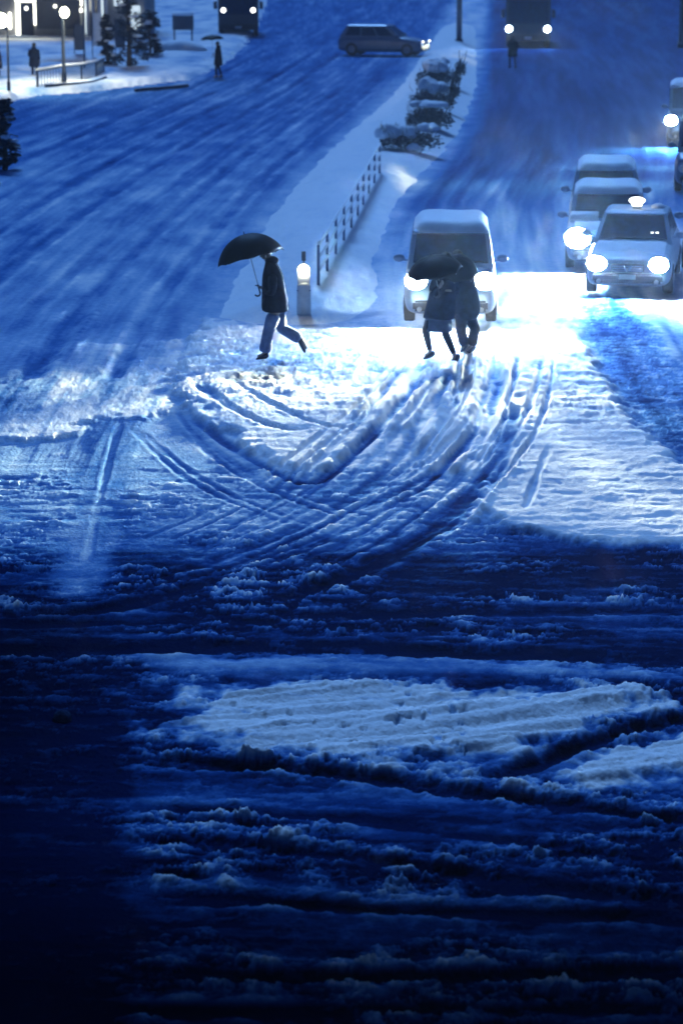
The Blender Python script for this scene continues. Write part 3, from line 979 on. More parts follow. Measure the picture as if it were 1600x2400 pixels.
    if hood_snow:
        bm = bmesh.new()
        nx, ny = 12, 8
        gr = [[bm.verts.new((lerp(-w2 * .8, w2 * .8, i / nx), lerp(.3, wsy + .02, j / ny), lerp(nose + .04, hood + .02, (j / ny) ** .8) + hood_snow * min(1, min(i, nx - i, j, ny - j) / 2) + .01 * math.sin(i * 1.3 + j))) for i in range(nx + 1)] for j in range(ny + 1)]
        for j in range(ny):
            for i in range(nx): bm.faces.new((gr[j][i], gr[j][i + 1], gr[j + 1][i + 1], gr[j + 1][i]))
        obj('hood_snow', bm, M['snow'], t, True, 1)  # snow layer on the snowy cars, imitated glare on the taxi
    return t

for _p, _l in bare_lamp_later:
    bare_lamp('lamp_light', _p, _l, 160, (1, .97, .75), .1)

def face(p): return -math.atan2(p.x, p.y)
p = at(1054, 768)
make_car('minivan', 'boxy minivan with a thick cap of snow and both headlights on behind the two walkers', 'car', p, face(p),
         L=4.0, W=1.70, H=1.66, nose=.84, hood=1.02, belt=1.04, wsy=.62, ry0=1.18, ry1=3.5, rey=3.85, roofw=.82, paint='silver_paint', snow=.12, hlz=.86, hlx=.62, hlr=.155, power=1.5, yaw=-14, wheel_r=.30)
p = at(1468, 699)
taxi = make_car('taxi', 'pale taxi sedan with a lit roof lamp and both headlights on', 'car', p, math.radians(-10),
                L=4.65, W=1.72, H=1.50, nose=.74, hood=.95, belt=.96, wsy=1.35, ry0=2.05, ry1=3.35, rey=4.0, roofw=.74, paint='white_paint', snow=0.0, hlz=.68, hlx=.60, hlr=.145, power=.5, glow=.8, yaw=-4, hood_snow=.03)  # white hood film added to imitate headlight glare
bm = bmesh.new(); box(bm, -.09, .09, 2.42, 2.54, 1.50, 1.56, .01); rl = obj('roof_lamp', bm, M['white_paint'], taxi)
bm = bmesh.new(); ball(bm, (0, 2.48, 1.665), (.17, .09, .075), 18, 10); tube(bm, [(0, 2.48, 1.55), (0, 2.48, 1.60), (0, 2.48, 1.66)], [(.10, .06), (.11, .07), (.15, .08)], 14); obj('lamp_globe', bm, M['sign_lit'], rl, True)
bm = bmesh.new(); ball(bm, (.42, 2.75, 1.50), (.15, .2, .09), 14, 8); obj('roof_snow', bm, M['snow'], taxi, True)
bm = bmesh.new(); box(bm, .33, .52, 1.62, 1.66, 1.04, 1.13, .006); ds = obj('vacancy_sign', bm, M['black_trim'], taxi)
for cx in (.375, .475):
    bm = bmesh.new()
    for (x0, x1, z0, z1) in ((-.028, .028, 1.112, 1.122), (.018, .028, 1.08, 1.112), (-.028, .028, 1.072, 1.082), (-.028, -.018, 1.05, 1.072), (-.028, .028, 1.045, 1.055)):
        box(bm, cx + x0, cx + x1, 1.596, 1.610, z0, z1)
    obj('lit_character', bm, M['lens_dim'], ds)
for s in (-1, 1):
    bm = bmesh.new()
    tube(bm, [(s * .075, -.05, .66), (s * .012, -.055, .53)], [.020, .014], 8)
    obj('emblem_bar', bm, M['chrome'], taxi)

p = at(1420, 640)
make_car('car', 'snow-capped car whose glaring headlight shows beside the taxi, directly behind it', 'car', p, face(p),
         L=4.4, W=1.76, H=1.56, nose=.74, hood=.95, belt=1.0, wsy=1.05, ry0=1.75, ry1=3.75, rey=4.2, roofw=.84, paint='silver_paint', snow=.10, hlz=.74, hlx=.60, hlr=.21, lens='lens_far', power=.35, glow=1.6,
         ws_snow=[(.0, .38, .05, .35)], hood_snow=.05)
p = at(1416, 572)
make_car('car', 'third car of the queue, only its snowy roof and dark windshield showing above the second', 'car', p, face(p),
         L=4.4, W=1.70, H=1.62, nose=.8, hood=1.0, belt=1.05, wsy=.95, ry0=1.5, ry1=3.9, rey=4.25, roofw=.80, paint='silver_paint', snow=.10, hl=False, hood_snow=.06)
p = at(1690, 642)
make_car('car', 'snow-covered car cut off by the right edge, beside the taxi', 'car', p, face(p),
         L=4.4, W=1.72, H=1.48, nose=.74, hood=.93, belt=.96, wsy=1.2, ry0=1.9, ry1=3.5, rey=4.1, roofw=.78, paint='silver_paint', snow=.08, hl=False, hood_snow=.04)
p = at(1652, 455)
make_car('van', 'dark van cut off by the right edge, below the small high van', 'van', p, face(p) - .03,
         L=4.4, W=1.75, H=1.98, nose=.95, hood=1.12, belt=1.14, wsy=.5, ry0=.95, ry1=4.1, rey=4.3, roofw=.88, paint='grey_paint', snow=.06, hl=False)
p = at(1622, 345)
make_car('van', 'small high van with one blazing headlight, highest one at the right edge', 'van', p, face(p),
         L=3.6, W=1.72, H=1.98, nose=.98, hood=1.14, belt=1.16, wsy=.3, ry0=.6, ry1=3.3, rey=3.5, roofw=.92, paint='grey_paint', snow=.08, hlz=.86, hlx=.72, hlr=.15, lens='lens_far', power=1.6, glow=1.6, bulb_half=84, wheel_r=.29)

# the car that crosses in the distance
p = at(900, 131)
suv = make_car('car', 'pale estate car crossing the junction in the distance, side windows dark', 'car', p, 0,
               L=4.7, W=1.78, H=1.64, nose=.78, hood=1.0, belt=1.02, wsy=1.15, ry0=1.95, ry1=4.2, rey=4.6, roofw=.80, paint='grey_paint', snow=0.0, hlz=.78, hlr=.05, lens='lens_dim', power=0.05, glow=.01, side_glass=3, wheel_r=.35)
suv.rotation_euler.z = math.radians(72)
suv.location = p + Vector((2.2, -.2, 0))

def make_heavy(name, label, cat, loc, rz, W, H, L, hlz, hlx, lens, hlr, power, paint):
    t = thing(name, label, cat, loc, rz, None)
    w2 = W / 2
    bm = bmesh.new(); box(bm, -w2, w2, 0, L, .45, H, .12); obj('body', bm, M[paint], t)
    bm = bmesh.new(); slab(bm, [(-w2 * .9, 0, 1.35), (w2 * .9, 0, 1.35), (w2 * .88, 0, H - .45), (-w2 * .88, 0, H - .45)], .01, .004); ws = obj('windshield', bm, M['glass'], t)
    bm = bmesh.new(); box(bm, -w2 * .7, w2 * .7, -.03, -.018, 1.40, 1.43); obj('wiper', bm, M['black_trim'], ws)
    bm = bmesh.new(); box(bm, -w2 * .99, w2 * .99, -.16, .2, .40, .78, .05); bp = obj('bumper', bm, M['black_trim'], t)
    bm = bmesh.new(); box(bm, -.2, .2, -.178, -.162, .50, .66, .004); obj('number_plate', bm, M['plate'], bp)
    for sx in (-1, 1):
        bm = bmesh.new(); disc(bm, (sx * hlx, hlz), hlr * 1.2, -.04, .05, 24, hlr * 1.5); h_ = obj('headlight', bm, M['chrome'], t)
        bm = bmesh.new(); disc(bm, (sx * hlx, hlz), hlr, -.055, -.041, 24); obj('lens', bm, M[lens], h_)
        bm = bmesh.new(); box(bm, sx * (w2 + .06), sx * (w2 + .28), -.22, -.14, 1.7, 2.15, .02); tube(bm, [(sx * w2 * .97, .02, 2.2), (sx * (w2 + .16), -.18, 2.16)], .02, 6); obj('side_mirror', bm, M['black_trim'], t)
        bm = bmesh.new()
        slab(bm, [(sx * w2, .4, 1.4), (sx * w2, L - .5, 1.4), (sx * w2, L - .5, H - .5), (sx * w2, .4, H - .5)][:: 1 if sx > 0 else -1], .008, .004)
        obj('side_window', bm, M['glass'], t)
        for y in (1.4, L - 2.0): wheel(t, sx * (w2 - .16), y, .48, .28)
        if power:
            beam(t, sx * hlx, -.15, hlz, BEAM * power)
            bare_lamp('headlight_bulb', t, (sx * hlx, -.12, hlz), GLOW * power, GLARE)
    bm = bmesh.new(); box(bm, -w2 * .96, w2 * .96, .06, L - .06, H + .003, H + .10, .04); obj('roof_snow', bm, M['snow'], t)
    return t
p = at(1236, 113)
make_heavy('bus', 'dark bus facing the camera with two bright headlights at the top', 'bus', p, face(p), 2.5, 3.1, 9.5, 1.08, 1.08, 'lens_mid', .17, .3, 'dark_paint')
p = at(559, 86)
make_heavy('truck', 'dark truck with two small headlights waiting behind the distant umbrella', 'truck', p, face(p), 2.5, 3.2, 7.5, 1.62, .92, 'lens_dim', .13, .02, 'dark_paint')

# ------------------------------------------------------------------ people
def skin_mesh(name, verts, edges, root, mat_, parent, sub=1):
    me = bpy.data.meshes.new(name)
    names = list(verts)
    me.from_pydata([verts[k][0] for k in names], [], [])
    me.edges.add(len(edges))
    for e, (a, b) in zip(me.edges, edges):
        e.vertices = (names.index(a), names.index(b))
    o = bpy.data.objects.new(name + '_tmp', me)
    C.objects.link(o)
    m = o.modifiers.new('skin', 'SKIN')
    m.use_smooth_shade = True
    m.branch_smoothing = .2
    lay = me.skin_vertices[0].data if me.skin_vertices else None
    if lay is None:
        bpy.context.view_layer.update()
        bm = bmesh.new(); bm.from_mesh(me)
        bm.verts.layers.skin.verify(); bm.to_mesh(me); bm.free()
        lay = me.skin_vertices[0].data
    for i, k in enumerate(names):
        r = verts[k][1]
        lay[i].radius = r if isinstance(r, tuple) else (r, r)
        lay[i].use_root = (k == root)
    s = o.modifiers.new('subsurf', 'SUBSURF')
    s.levels = s.render_levels = sub
    dg = bpy.context.evaluated_depsgraph_get()
    me2 = bpy.data.meshes.new_from_object(o.evaluated_get(dg))
    bpy.data.objects.remove(o)
    me2.name = name
    me2.materials.clear()
    return link(name, me2, mat_, parent, True)

def make_person(label, base, J, fwd, coat, coat_mat, leg_mat, group=None, hood=False, skirt=None, flare=1.0, s=1.0, leg_r=(.085, .068, .06)):
    """J: joints in metres round the base point; coat: (centre, half width, half depth) from the neck down"""
    t = thing('person', label, 'person', base, 0, group)
    J = {k: Vector(v) for k, v in J.items()}
    f = Vector(fwd).normalized()
    lat = f.cross(Vector((0, 0, 1))).normalized()
    V = {'pelvis': (J['pelvis'], .12 * s), 'belly': (J['pelvis'].lerp(J['chest'], .5), .115 * s), 'chest': (J['chest'], .125 * s), 'neck': (J['neck'], .055 * s)}
    E = [('pelvis', 'belly'), ('belly', 'chest'), ('chest', 'neck')]
    hd = (J['head'] - J['neck']).normalized()
    V['jaw'] = (J['neck'].lerp(J['head'], .55) + f * .015, (.066 * s, .072 * s))
    V['head'] = (J['head'], (.082 * s, .098 * s))
    V['top'] = (J['head'] + hd * .075 * s, (.064 * s, .075 * s))
    E += [('neck', 'jaw'), ('jaw', 'head'), ('head', 'top')]
    for sd_ in 'LR':
        V['sh' + sd_] = (J['sh' + sd_], .065 * s); V['el' + sd_] = (J['el' + sd_], .045 * s); V['wr' + sd_] = (J['wr' + sd_], .030 * s)
        E += [('chest', 'sh' + sd_), ('sh' + sd_, 'el' + sd_), ('el' + sd_, 'wr' + sd_)]
        dv = (J['wr' + sd_] - J['el' + sd_]).normalized()
        pn = dv.cross(lat).normalized() if abs(dv.dot(lat)) < .95 else f
        V['pm' + sd_] = (J['wr' + sd_] + dv * .06 * s, .032 * s)
        E += [('wr' + sd_, 'pm' + sd_)]
        sidev = dv.cross(pn).normalized()
        for k in range(4):
            o_ = sidev * (.026 - .0175 * k) * s
            l1 = (.030, .036, .033, .026)[k] * s
            a = V['pm' + sd_][0] + dv * .03 * s + o_
            V[f'f{k}a{sd_}'] = (a, .0088 * s); V[f'f{k}b{sd_}'] = (a + dv * l1 + pn * .008, .0082 * s); V[f'f{k}c{sd_}'] = (a + dv * l1 * 1.4 + pn * .028, .0075 * s)
            E += [('pm' + sd_, f'f{k}a{sd_}'), (f'f{k}a{sd_}', f'f{k}b{sd_}'), (f'f{k}b{sd_}', f'f{k}c{sd_}')]
        a = J['wr' + sd_] + dv * .03 * s + sidev * .032 * s
        V['tha' + sd_] = (a, .011 * s); V['thb' + sd_] = (a + dv * .035 * s + sidev * .018 * s + pn * .012, .0095 * s)
        E += [('pm' + sd_, 'tha' + sd_), ('tha' + sd_, 'thb' + sd_)]
        V['hp' + sd_] = (J['hp' + sd_], .085 * s); V['kn' + sd_] = (J['kn' + sd_], .056 * s); V['an' + sd_] = (J['an' + sd_], .04 * s); V['to' + sd_] = (J['to' + sd_], .035 * s)
        V['cf' + sd_] = (J['kn' + sd_].lerp(J['an' + sd_], .35), .054 * s)
        E += [('pelvis', 'hp' + sd_), ('hp' + sd_, 'kn' + sd_), ('kn' + sd_, 'cf' + sd_), ('cf' + sd_, 'an' + sd_), ('an' + sd_, 'to' + sd_)]
    skin_mesh('body', V, E, 'pelvis', M['skin'], t)
    # face and hair
    hc = J['head']
    bm = bmesh.new(); ball(bm, hc - f * .018 + hd * .03, (.098 * s, .108 * s, .105 * s), 16, 10)
    obj('hair', bm, M['hair'], t, True)
    bm = bmesh.new(); ball(bm, hc + f * .098 * s - hd * .025, (.016, .02, .022), 8, 6); obj('nose', bm, M['skin'], t, True)
    for sx in (-1, 1):
        bm = bmesh.new(); ball(bm, hc + f * .082 * s + lat * sx * .032 * s + hd * .005, .011, 8, 6); obj('eye', bm, M['hair'], t, True)
        bm = bmesh.new(); ball(bm, hc + lat * sx * .088 * s - hd * .01, (.014, .024, .032), 8, 6); obj('ear', bm, M['skin'], t, True)
    bm = bmesh.new(); tube(bm, [hc + f * .088 * s - hd * .062 - lat * .022, hc + f * .094 * s - hd * .064, hc + f * .088 * s - hd * .062 + lat * .022], .006, 6); obj('mouth', bm, M['skirt'], t, True)
    # coat
    bm = bmesh.new()
    pts = [c[0] for c in coat]
    rings = []
    n = 24
    for i, (c, hw, hdp) in enumerate(coat):
        c = Vector(c)
        ring = []
        for k in range(n):
            a = 2 * math.pi * k / n
            wr = 1 + .035 * math.sin(3 * a + i * 1.7) * (i / len(coat)) + .03 * math.sin(7 * a + i) * (i / len(coat))
            ring.append(bm.verts.new(c + lat * hw * wr * math.copysign(abs(math.cos(a)) ** .85, math.cos(a)) + f * hdp * wr * math.copysign(abs(math.sin(a)) ** .85, math.sin(a))))
        rings.append(ring)
    for a, b in zip(rings, rings[1:]):
        for k in range(n): bm.faces.new((a[k], a[(k + 1) % n], b[(k + 1) % n], b[k]))
    bm.faces.new(rings[0]); bm.faces.new(rings[-1][::-1])
    co = obj('coat', bm, M[coat_mat], t, True, 1)
    for sd_ in 'LR':
        bm = bmesh.new()
        a, b, c = J['sh' + sd_], J['el' + sd_], J['wr' + sd_]
        tube(bm, [a - (b - a) * .12 + (J['chest'] - a) * .15, a.lerp(b, .3), a.lerp(b, .7), b, b.lerp(c, .5), b.lerp(c, .95)], [.085 * s, .085 * s, .075 * s, .073 * s, .062 * s, .058 * s], 12)
        obj('sleeve', bm, M[coat_mat], co, True, 1)
    if hood:
        bm = bmesh.new(); ball(bm, J['neck'] - f * .03 + Vector((0, 0, .01)), (.12, .12, .075), 14, 8); obj('collar', bm, M[coat_mat], co, True)
    if skirt:
        bm = bmesh.new()
        rings = []
        for c, hw, hdp in skirt:
            rings.append([bm.verts.new(Vector(c) + lat * hw * math.cos(2 * math.pi * k / 20) * (1 + .05 * math.sin(5 * k)) + f * hdp * math.sin(2 * math.pi * k / 20)) for k in range(20)])
        for a, b in zip(rings, rings[1:]):
            for k in range(20): bm.faces.new((a[k], a[(k + 1) % 20], b[(k + 1) % 20], b[k]))
        bm.faces.new(rings[0]); bm.faces.new(rings[-1][::-1])
        obj('skirt', bm, M['skirt'], t, True)
    for sd_ in 'LR':
        a, b, c = J['hp' + sd_], J['kn' + sd_], J['an' + sd_]
        bm = bmesh.new()
        tube(bm, [a, a.lerp(b, .5), a.lerp(b, .9), b, b.lerp(c, .12), b.lerp(c, .5), b.lerp(c, .98)],
             [leg_r[0] * 1.15 * s, leg_r[0] * s, leg_r[1] * s, leg_r[1] * s, leg_r[1] * s, leg_r[2] * 1.02 * s, leg_r[2] * flare * s], 14)
        obj('trouser_leg' if not skirt else 'stocking', bm, M[leg_mat], t, True, 1)
        d = (J['to' + sd_] - J['an' + sd_])
        d2 = d.normalized()
        bm = bmesh.new()
        heel = J['an' + sd_] - d2 * .05
        upv = Vector((0, 0, 1)) - d2 * d2.z
        upv = upv.normalized() if upv.length > .3 else f * -1
        down = upv * -.035
        tube(bm, [heel + down - d2 * .02, heel + down * .7, J['an' + sd_] + down * .8, J['an' + sd_].lerp(J['to' + sd_], .6) + down, J['to' + sd_] + down * .9, J['to' + sd_] + d2 * .05 + down * 1.1],
             [(.034, .03), (.046, .05), (.05, .058), (.05, .042), (.045, .032), (.018, .014)], 12, ref=d2.cross(upv))
        obj('shoe', bm, M['shoe'], t, True, 1)
    return t

def make_umbrella(label, hand, axis, shaft, R_, depth, twist=.2, up=0.0, group=None, hook=True):
    """hand: world point where it is gripped; axis: unit vector towards the canopy; shaft: length from the hand to the rim plane"""
    t = thing('umbrella', label, 'umbrella', hand, 0, group)
    ax = Vector(axis).normalized()
    a, b = frame(ax)
    rim_c = ax * shaft
    N, K = 8, 10
    def pt(u, th):           # u 0 apex .. 1 rim
        k = th / (2 * math.pi / N)
        fr = abs((k % 1) - .5) * 2          # 1 at ribs, 0 mid panel
        rr = R_ * math.sin(u * 1.25) / math.sin(1.25) * (1 - .055 * (1 - fr * fr) * u * u)
        zz = depth * (math.cos(u * 1.25) - math.cos(1.25)) / (1 - math.cos(1.25)) + .02 * (1 - fr * fr) * u
        return rim_c + ax * zz + a * rr * math.cos(th) + b * rr * math.sin(th)
    M_ = N * 6
    bm = bmesh.new()
    top = bm.verts.new(pt(0, 0))
    rows_ = [[bm.verts.new(pt(i / K, twist * 0 + 2 * math.pi * k / M_)) for k in range(M_)] for i in range(1, K + 1)]
    for k in range(M_): bm.faces.new((top, rows_[0][k], rows_[0][(k + 1) % M_]))
    for r0, r1 in zip(rows_, rows_[1:]):
        for k in range(M_): bm.faces.new((r0[k], r1[k], r1[(k + 1) % M_], r0[(k + 1) % M_]))
    bmesh.ops.solidify(bm, geom=bm.faces[:], thickness=.004)
    obj('canopy', bm, M['umbrella_cloth'], t, True)
    for k in range(N):
        th = 2 * math.pi * k / N
        bm = bmesh.new()
        tube(bm, [pt(u, th) - ax * .012 for u in (.03, .25, .5, .75, 1.0)], .004, 5)
        tube(bm, [pt(.5, th) - ax * .012, rim_c + ax * depth * .35], .003, 5)
        obj('rib', bm, M['steel'], t)
    bm = bmesh.new(); tube(bm, [-ax * .06, rim_c + ax * depth * 1.0], .008, 8); obj('shaft', bm, M['steel'], t, True)
    bm = bmesh.new(); tube(bm, [rim_c + ax * depth, rim_c + ax * (depth + .05)], [.009, .004], 8); obj('ferrule', bm, M['black_trim'], t, True)
    bm = bmesh.new()
    if hook:
        side = Vector((-1, 0, 0)) - ax * ax.dot(Vector((-1, 0, 0)))
        side.normalize()
        tube(bm, [ax * .05, -ax * .09] + [-ax * (.09 + .045 * math.sin(q)) + side * (.045 - .045 * math.cos(q)) for q in (.6, 1.2, 1.8, 2.4, 3.0)], .014, 8)
    else:
        tube(bm, [ax * .05, -ax * .06], .016, 8)
    obj('handle', bm, M['black_trim'], t, True)
    return t

class Px:
    """joints read off the photograph, turned into metres on an upright plane through the base point"""
    def __init__(s, px, py):
        s.b = at(px, py); s.px, s.py = px, py
        ax = s.b.y * math.cos(PITCH) + (CAMH - s.b.z) * math.sin(PITCH)
        s.S = FPX / ax
    def __call__(s, x, y, d=0.0):
        return Vector(((x - s.px) / s.S, d, (s.py - y) / s.S / math.cos(PITCH * .75) + .18 * 0 + d * .17))

q = Px(640, 838)
J = dict(pelvis=q(648, 724), chest=q(641, 650), neck=q(634, 614), head=q(624, 600),
         hpL=q(645, 730, -.09), knL=q(629, 774, -.09), anL=q(620, 826, -.09), toL=q(603, 833, -.09),
         hpR=q(651, 730, .09), knR=q(660, 774, .09), anR=q(708, 801, .09), toR=q(717, 823, .09),
         shL=q(641, 640, -.19), elL=q(640, 680, -.24), wrL=q(616, 672, -.10),
         shR=q(640, 640, .19), elR=q(646, 684, .22), wrR=q(640, 718, .20))
coat = [(q(632, 609), .06, .07), (q(637, 618), .14, .095), (q(640, 634), .215, .155), (q(641, 655), .225, .19), (q(643, 680), .225, .205), (q(645, 705), .23, .225), (q(646, 722), .235, .238), (q(646, 733), .225, .228)]
make_person('person walking left in a dark jacket and pale jeans, head hidden by the umbrella', q.b, J, (-1, 0, 0), coat, 'coat_black', 'denim', hood=True, flare=1.25, leg_r=(.118, .098, .096))
hand = q.b + q(608, 671, -.10)
tgt = q.b + q(590, 607, -.04)
axv = (tgt - hand)
make_umbrella('wide black umbrella tilted forward over the person walking alone', hand, axv.normalized(), axv.length, .575, .42)

q = Px(1040, 842)
J = dict(pelvis=q(1028, 728), chest=q(1036, 668), neck=q(1040, 632), head=q(1040, 612),
         hpL=q(1018, 738, -.04), knL=q(996, 772, -.06), anL=q(1008, 826, -.02), toL=q(994, 833, -.03),
         hpR=q(1040, 738, .04), knR=q(1043, 782, -.02), anR=q(1066, 832, -.10), toR=q(1057, 845, -.13),
         shL=q(1018, 655, -.10), elL=q(1008, 690, -.16), wrL=q(1026, 662, -.26),
         shR=q(1058, 655, .10), elR=q(1068, 690, .06), wrR=q(1052, 676, -.16))
coat = [(q(1040, 634), .06, .06), (q(1039, 642), .14, .10), (q(1038, 655), .22, .15), (q(1037, 675), .23, .175), (q(1034, 700), .25, .19), (q(1030, 722), .275, .21), (q(1026, 745), .29, .22), (q(1025, 748), .28, .21)]
sk = [(q(1026, 735), .22, .19), (q(1025, 757), .265, .21), (q(1024, 774), .28, .22)]
make_person('person in a dark coat and skirt, leaning under the umbrella, left of the pair', q.b, J, (-.75, -.65, 0), coat, 'coat_navy', 'tights', hood=True, skirt=sk, flare=.8, leg_r=(.085, .07, .055), group='two people crossing together')
handA = q.b + q(1024, 668, -.28)
tgt = q.b + q(997, 634, -.34)
make_umbrella('dark umbrella tipped low to the left, held by the skirted walker', handA, Vector((-.20, -.16, .95)), (tgt - handA).length, .47, .27)

q = Px(1095, 826)
J = dict(pelvis=q(1088, 722), chest=q(1084, 660), neck=q(1074, 625), head=q(1068, 606),
         hpL=q(1080, 728, -.06), knL=q(1078, 768, -.10), anL=q(1088, 815, .10), toL=q(1080, 822, .06),
         hpR=q(1092, 728, .06), knR=q(1112, 773, .06), anR=q(1104, 816, .06), toR=q(1090, 825, .02),
         shL=q(1066, 648, -.14), elL=q(1058, 684, -.2), wrL=q(1052, 664, -.30),
         shR=q(1098, 648, .14), elR=q(1108, 690, .12), wrR=q(1100, 722, .02))
coat = [(q(1074, 627), .06, .06), (q(1077, 635), .14, .10), (q(1081, 650), .225, .16), (q(1085, 672), .245, .18), (q(1088, 698), .265, .2), (q(1091, 722), .27, .21), (q(1090, 738), .245, .19), (q(1086, 752), .20, .17)]
make_person('person in a long dark coat and flapping trousers, right of the pair', q.b, J, (-.8, -.6, 0), coat, 'coat_black', 'coat_navy', hood=True, flare=1.3, leg_r=(.11, .092, .085), group='two people crossing together')
handB = q.b + q(1054, 668, -.34)
tgt = q.b + q(1064, 612, -.36)
make_umbrella('dark umbrella held upright against the wind by the walker on the right', handB, Vector((.10, -.42, .9)), (tgt - handB).length, .40, .25, hook=False)

def standing(px, py, hgt, label, fwd, cm, group=None, stride=.1, lm='coat_navy'):
    b = at(px, py)
    k = hgt / 1.72
    f = Vector(fwd).normalized(); l_ = f.cross(Vector((0, 0, 1)))
    v = lambda a, c, z: l_ * a * k + f * c * k + Vector((0, 0, z * k))
    J = dict(pelvis=v(0, 0, .93), chest=v(0, 0, 1.28), neck=v(0, .01, 1.47), head=v(0, .03, 1.60),
             hpL=v(-.09, 0, .90), knL=v(-.10, stride, .50), anL=v(-.10, stride * .9, .09), toL=v(-.11, stride * .9 + .14, .04),
             hpR=v(.09, 0, .90), knR=v(.10, -stride * .3, .50), anR=v(.10, -stride * 1.3, .10), toR=v(.11, -stride * 1.3 + .14, .04),
             shL=v(-.19, 0, 1.40), elL=v(-.25, -.03, 1.12), wrL=v(-.18, .17, 1.12), shR=v(.19, 0, 1.40), elR=v(.25, -.06, 1.12), wrR=v(.24, .06, .88))
    coat = [(v(0, .01, 1.49), .06 * k, .06 * k), (v(0, 0, 1.44), .15 * k, .10 * k), (v(0, 0, 1.36), .225 * k, .14 * k), (v(0, 0, 1.15), .22 * k, .17 * k), (v(0, 0, .9), .25 * k, .19 * k), (v(0, 0, .62), .27 * k, .22 * k), (v(0, 0, .58), .25 * k, .2 * k)]
    make_person(label, b, J, fwd, coat, cm, lm, group, True, s=k)
    return b, v
b, v = standing(512, 182, 1.66, 'person under a flat umbrella crossing the far road below the truck lights', (-1, -.15, 0), 'coat_black', stride=.12)
hand = b + v(-.18, .26, 1.13)
make_umbrella('small dark umbrella carried by the person on the far road', hand, (-.06, 0, 1), .66, .56, .22)
standing(1200, 159, 1.60, 'person silhouetted in front of the bus headlights', (-.3, 1, 0), 'coat_black', stride=.16, lm='skirt')
standing(82, 186, 1.66, 'person in a long dark coat standing by the lamp post', (.2, 1, 0), 'coat_navy', stride=.03)
standing(-3, 190, 1.66, 'person in dark clothes half cut off by the left edge', (1, .2, 0), 'coat_navy', stride=.04)

# ------------------------------------------------------------------ the far pavement: lamps, fence, signs, trees, shop
def lamp_post(px, py, lx, lz, rg, label, r=.06):
    b = at(px, py)
    t = thing('street_lamp', label, 'street lamp', b, 0, 'globe lamps on the far pavement')
    bm = bmesh.new(); tube(bm, [(0, 0, -.2), (0, 0, .6), (0, 0, .62), (0, 0, lz - rg - .05)], [r * 1.6, r * 1.5, r, r * .8], 12); obj('post', bm, M['metal_dark'], t, True)
    bm = bmesh.new(); tube(bm, [(0, 0, lz - rg - .06), (lx, 0, lz - rg + .02)], [.07, .1], 10); obj('fitting', bm, M['metal_dark'], t, True)
    bm = bmesh.new(); ball(bm, (lx, 0, lz), (rg, rg, rg * 1.15), 20, 14); obj('globe', bm, M['lamp_lit'], t, True)
    bare_lamp('lamp_light', t, (lx, .85, lz - .1), 620, (1, .97, .70), .12, 360)
    return t
lamp_post(151, 203, .09, 3.22, .20, 'globe street lamp on a dark post behind the pavement railing', .085)
lamp_post(22, 226, -.24, 3.12, .27, 'big round street lamp on a thin post at the left edge', .05)

def pole(px, py, r, h, label):
    b = at(px, py)
    t = thing('street_pole', label, 'pole', b)
    bm = bmesh.new(); tube(bm, [(0, 0, -.2), (0, 0, h * .5), (0, 0, h)], [r, r * .92, r * .8], 14); obj('shaft', bm, M['metal_dark'], t, True)
    bm = bmesh.new(); tube(bm, [(0, 0, 0), (0, 0, .35)], [r * 1.5, r * 1.35], 14); obj('base', bm, M['metal_dark'], t, True)
    return t
pole(1075, 106, .17, 7.0, 'thick dark pole at the far end of the planted island')
pole(1594, 112, .14, 6.5, 'dark pole against the far road at the right edge')
pole(199, 168, .05, 4.2, 'thin grey pole behind the pavement railing')

rail_px = [(88, 212), (150, 200), (192, 196), (226, 188), (244, 178)]
rp = [at(*p_) for p_ in rail_px]
t = thing('railing', 'curved low railing with dark panels along the far pavement corner', 'railing', rp[0])
for a_ in rp:
    bm = bmesh.new(); d = a_ - rp[0]; tube(bm, [d + Vector((0, 0, -.1)), d + Vector((0, 0, .86))], .045, 8); obj('post', bm, M['metal_dark'], t, True)
for h in (.82, .14):
    bm = bmesh.new(); tube(bm, [a_ - rp[0] + Vector((0, 0, h)) for a_ in rp], .03, 8); obj('rail', bm, M['metal_dark'], t, True)
for a_, b_ in zip(rp, rp[1:]):
    a2, b2 = a_ - rp[0], b_ - rp[0]
    for k in range(9):
        c = a2.lerp(b2, (k + .5) / 9)
        bm = bmesh.new()
        tube(bm, [c + Vector((0, 0, .14)), c + Vector((0, 0, .82))], .022, 6)
        obj('bar', bm, M['grey_paint'], t, True)
bm = bmesh.new(); tube(bm, [a_ - rp[0] + Vector((0, 0, .885)) for a_ in rp], (.05), 8); obj('snow_ridge', bm, M['snow'], t, True)

kp = curve(Gs([(108, 214), (150, 211), (195, 208), (225, 203), (248, 194)]), 5)
t = thing('kerb_barrier', 'dark curved kerb edge poking through snow in front of the railing', 'kerb', (kp[0][0], kp[0][1], 0))
bm = bmesh.new(); tube(bm, [(x - kp[0][0], y - kp[0][1], .22) for x, y in kp], (.09), 8); obj('kerb_stone', bm, M['metal_dark'], t, True)
kp = curve(Gs([(318, 217), (345, 214), (380, 212), (440, 206)]), 5)
t = thing('kerb_barrier', 'short dark strip of kerb showing at the snowy road edge', 'kerb', (kp[0][0], kp[0][1], 0))
bm = bmesh.new(); tube(bm, [(x - kp[0][0], y - kp[0][1], .10) for x, y in kp], (.08), 8); obj('kerb_stone', bm, M['metal_dark'], t, True)

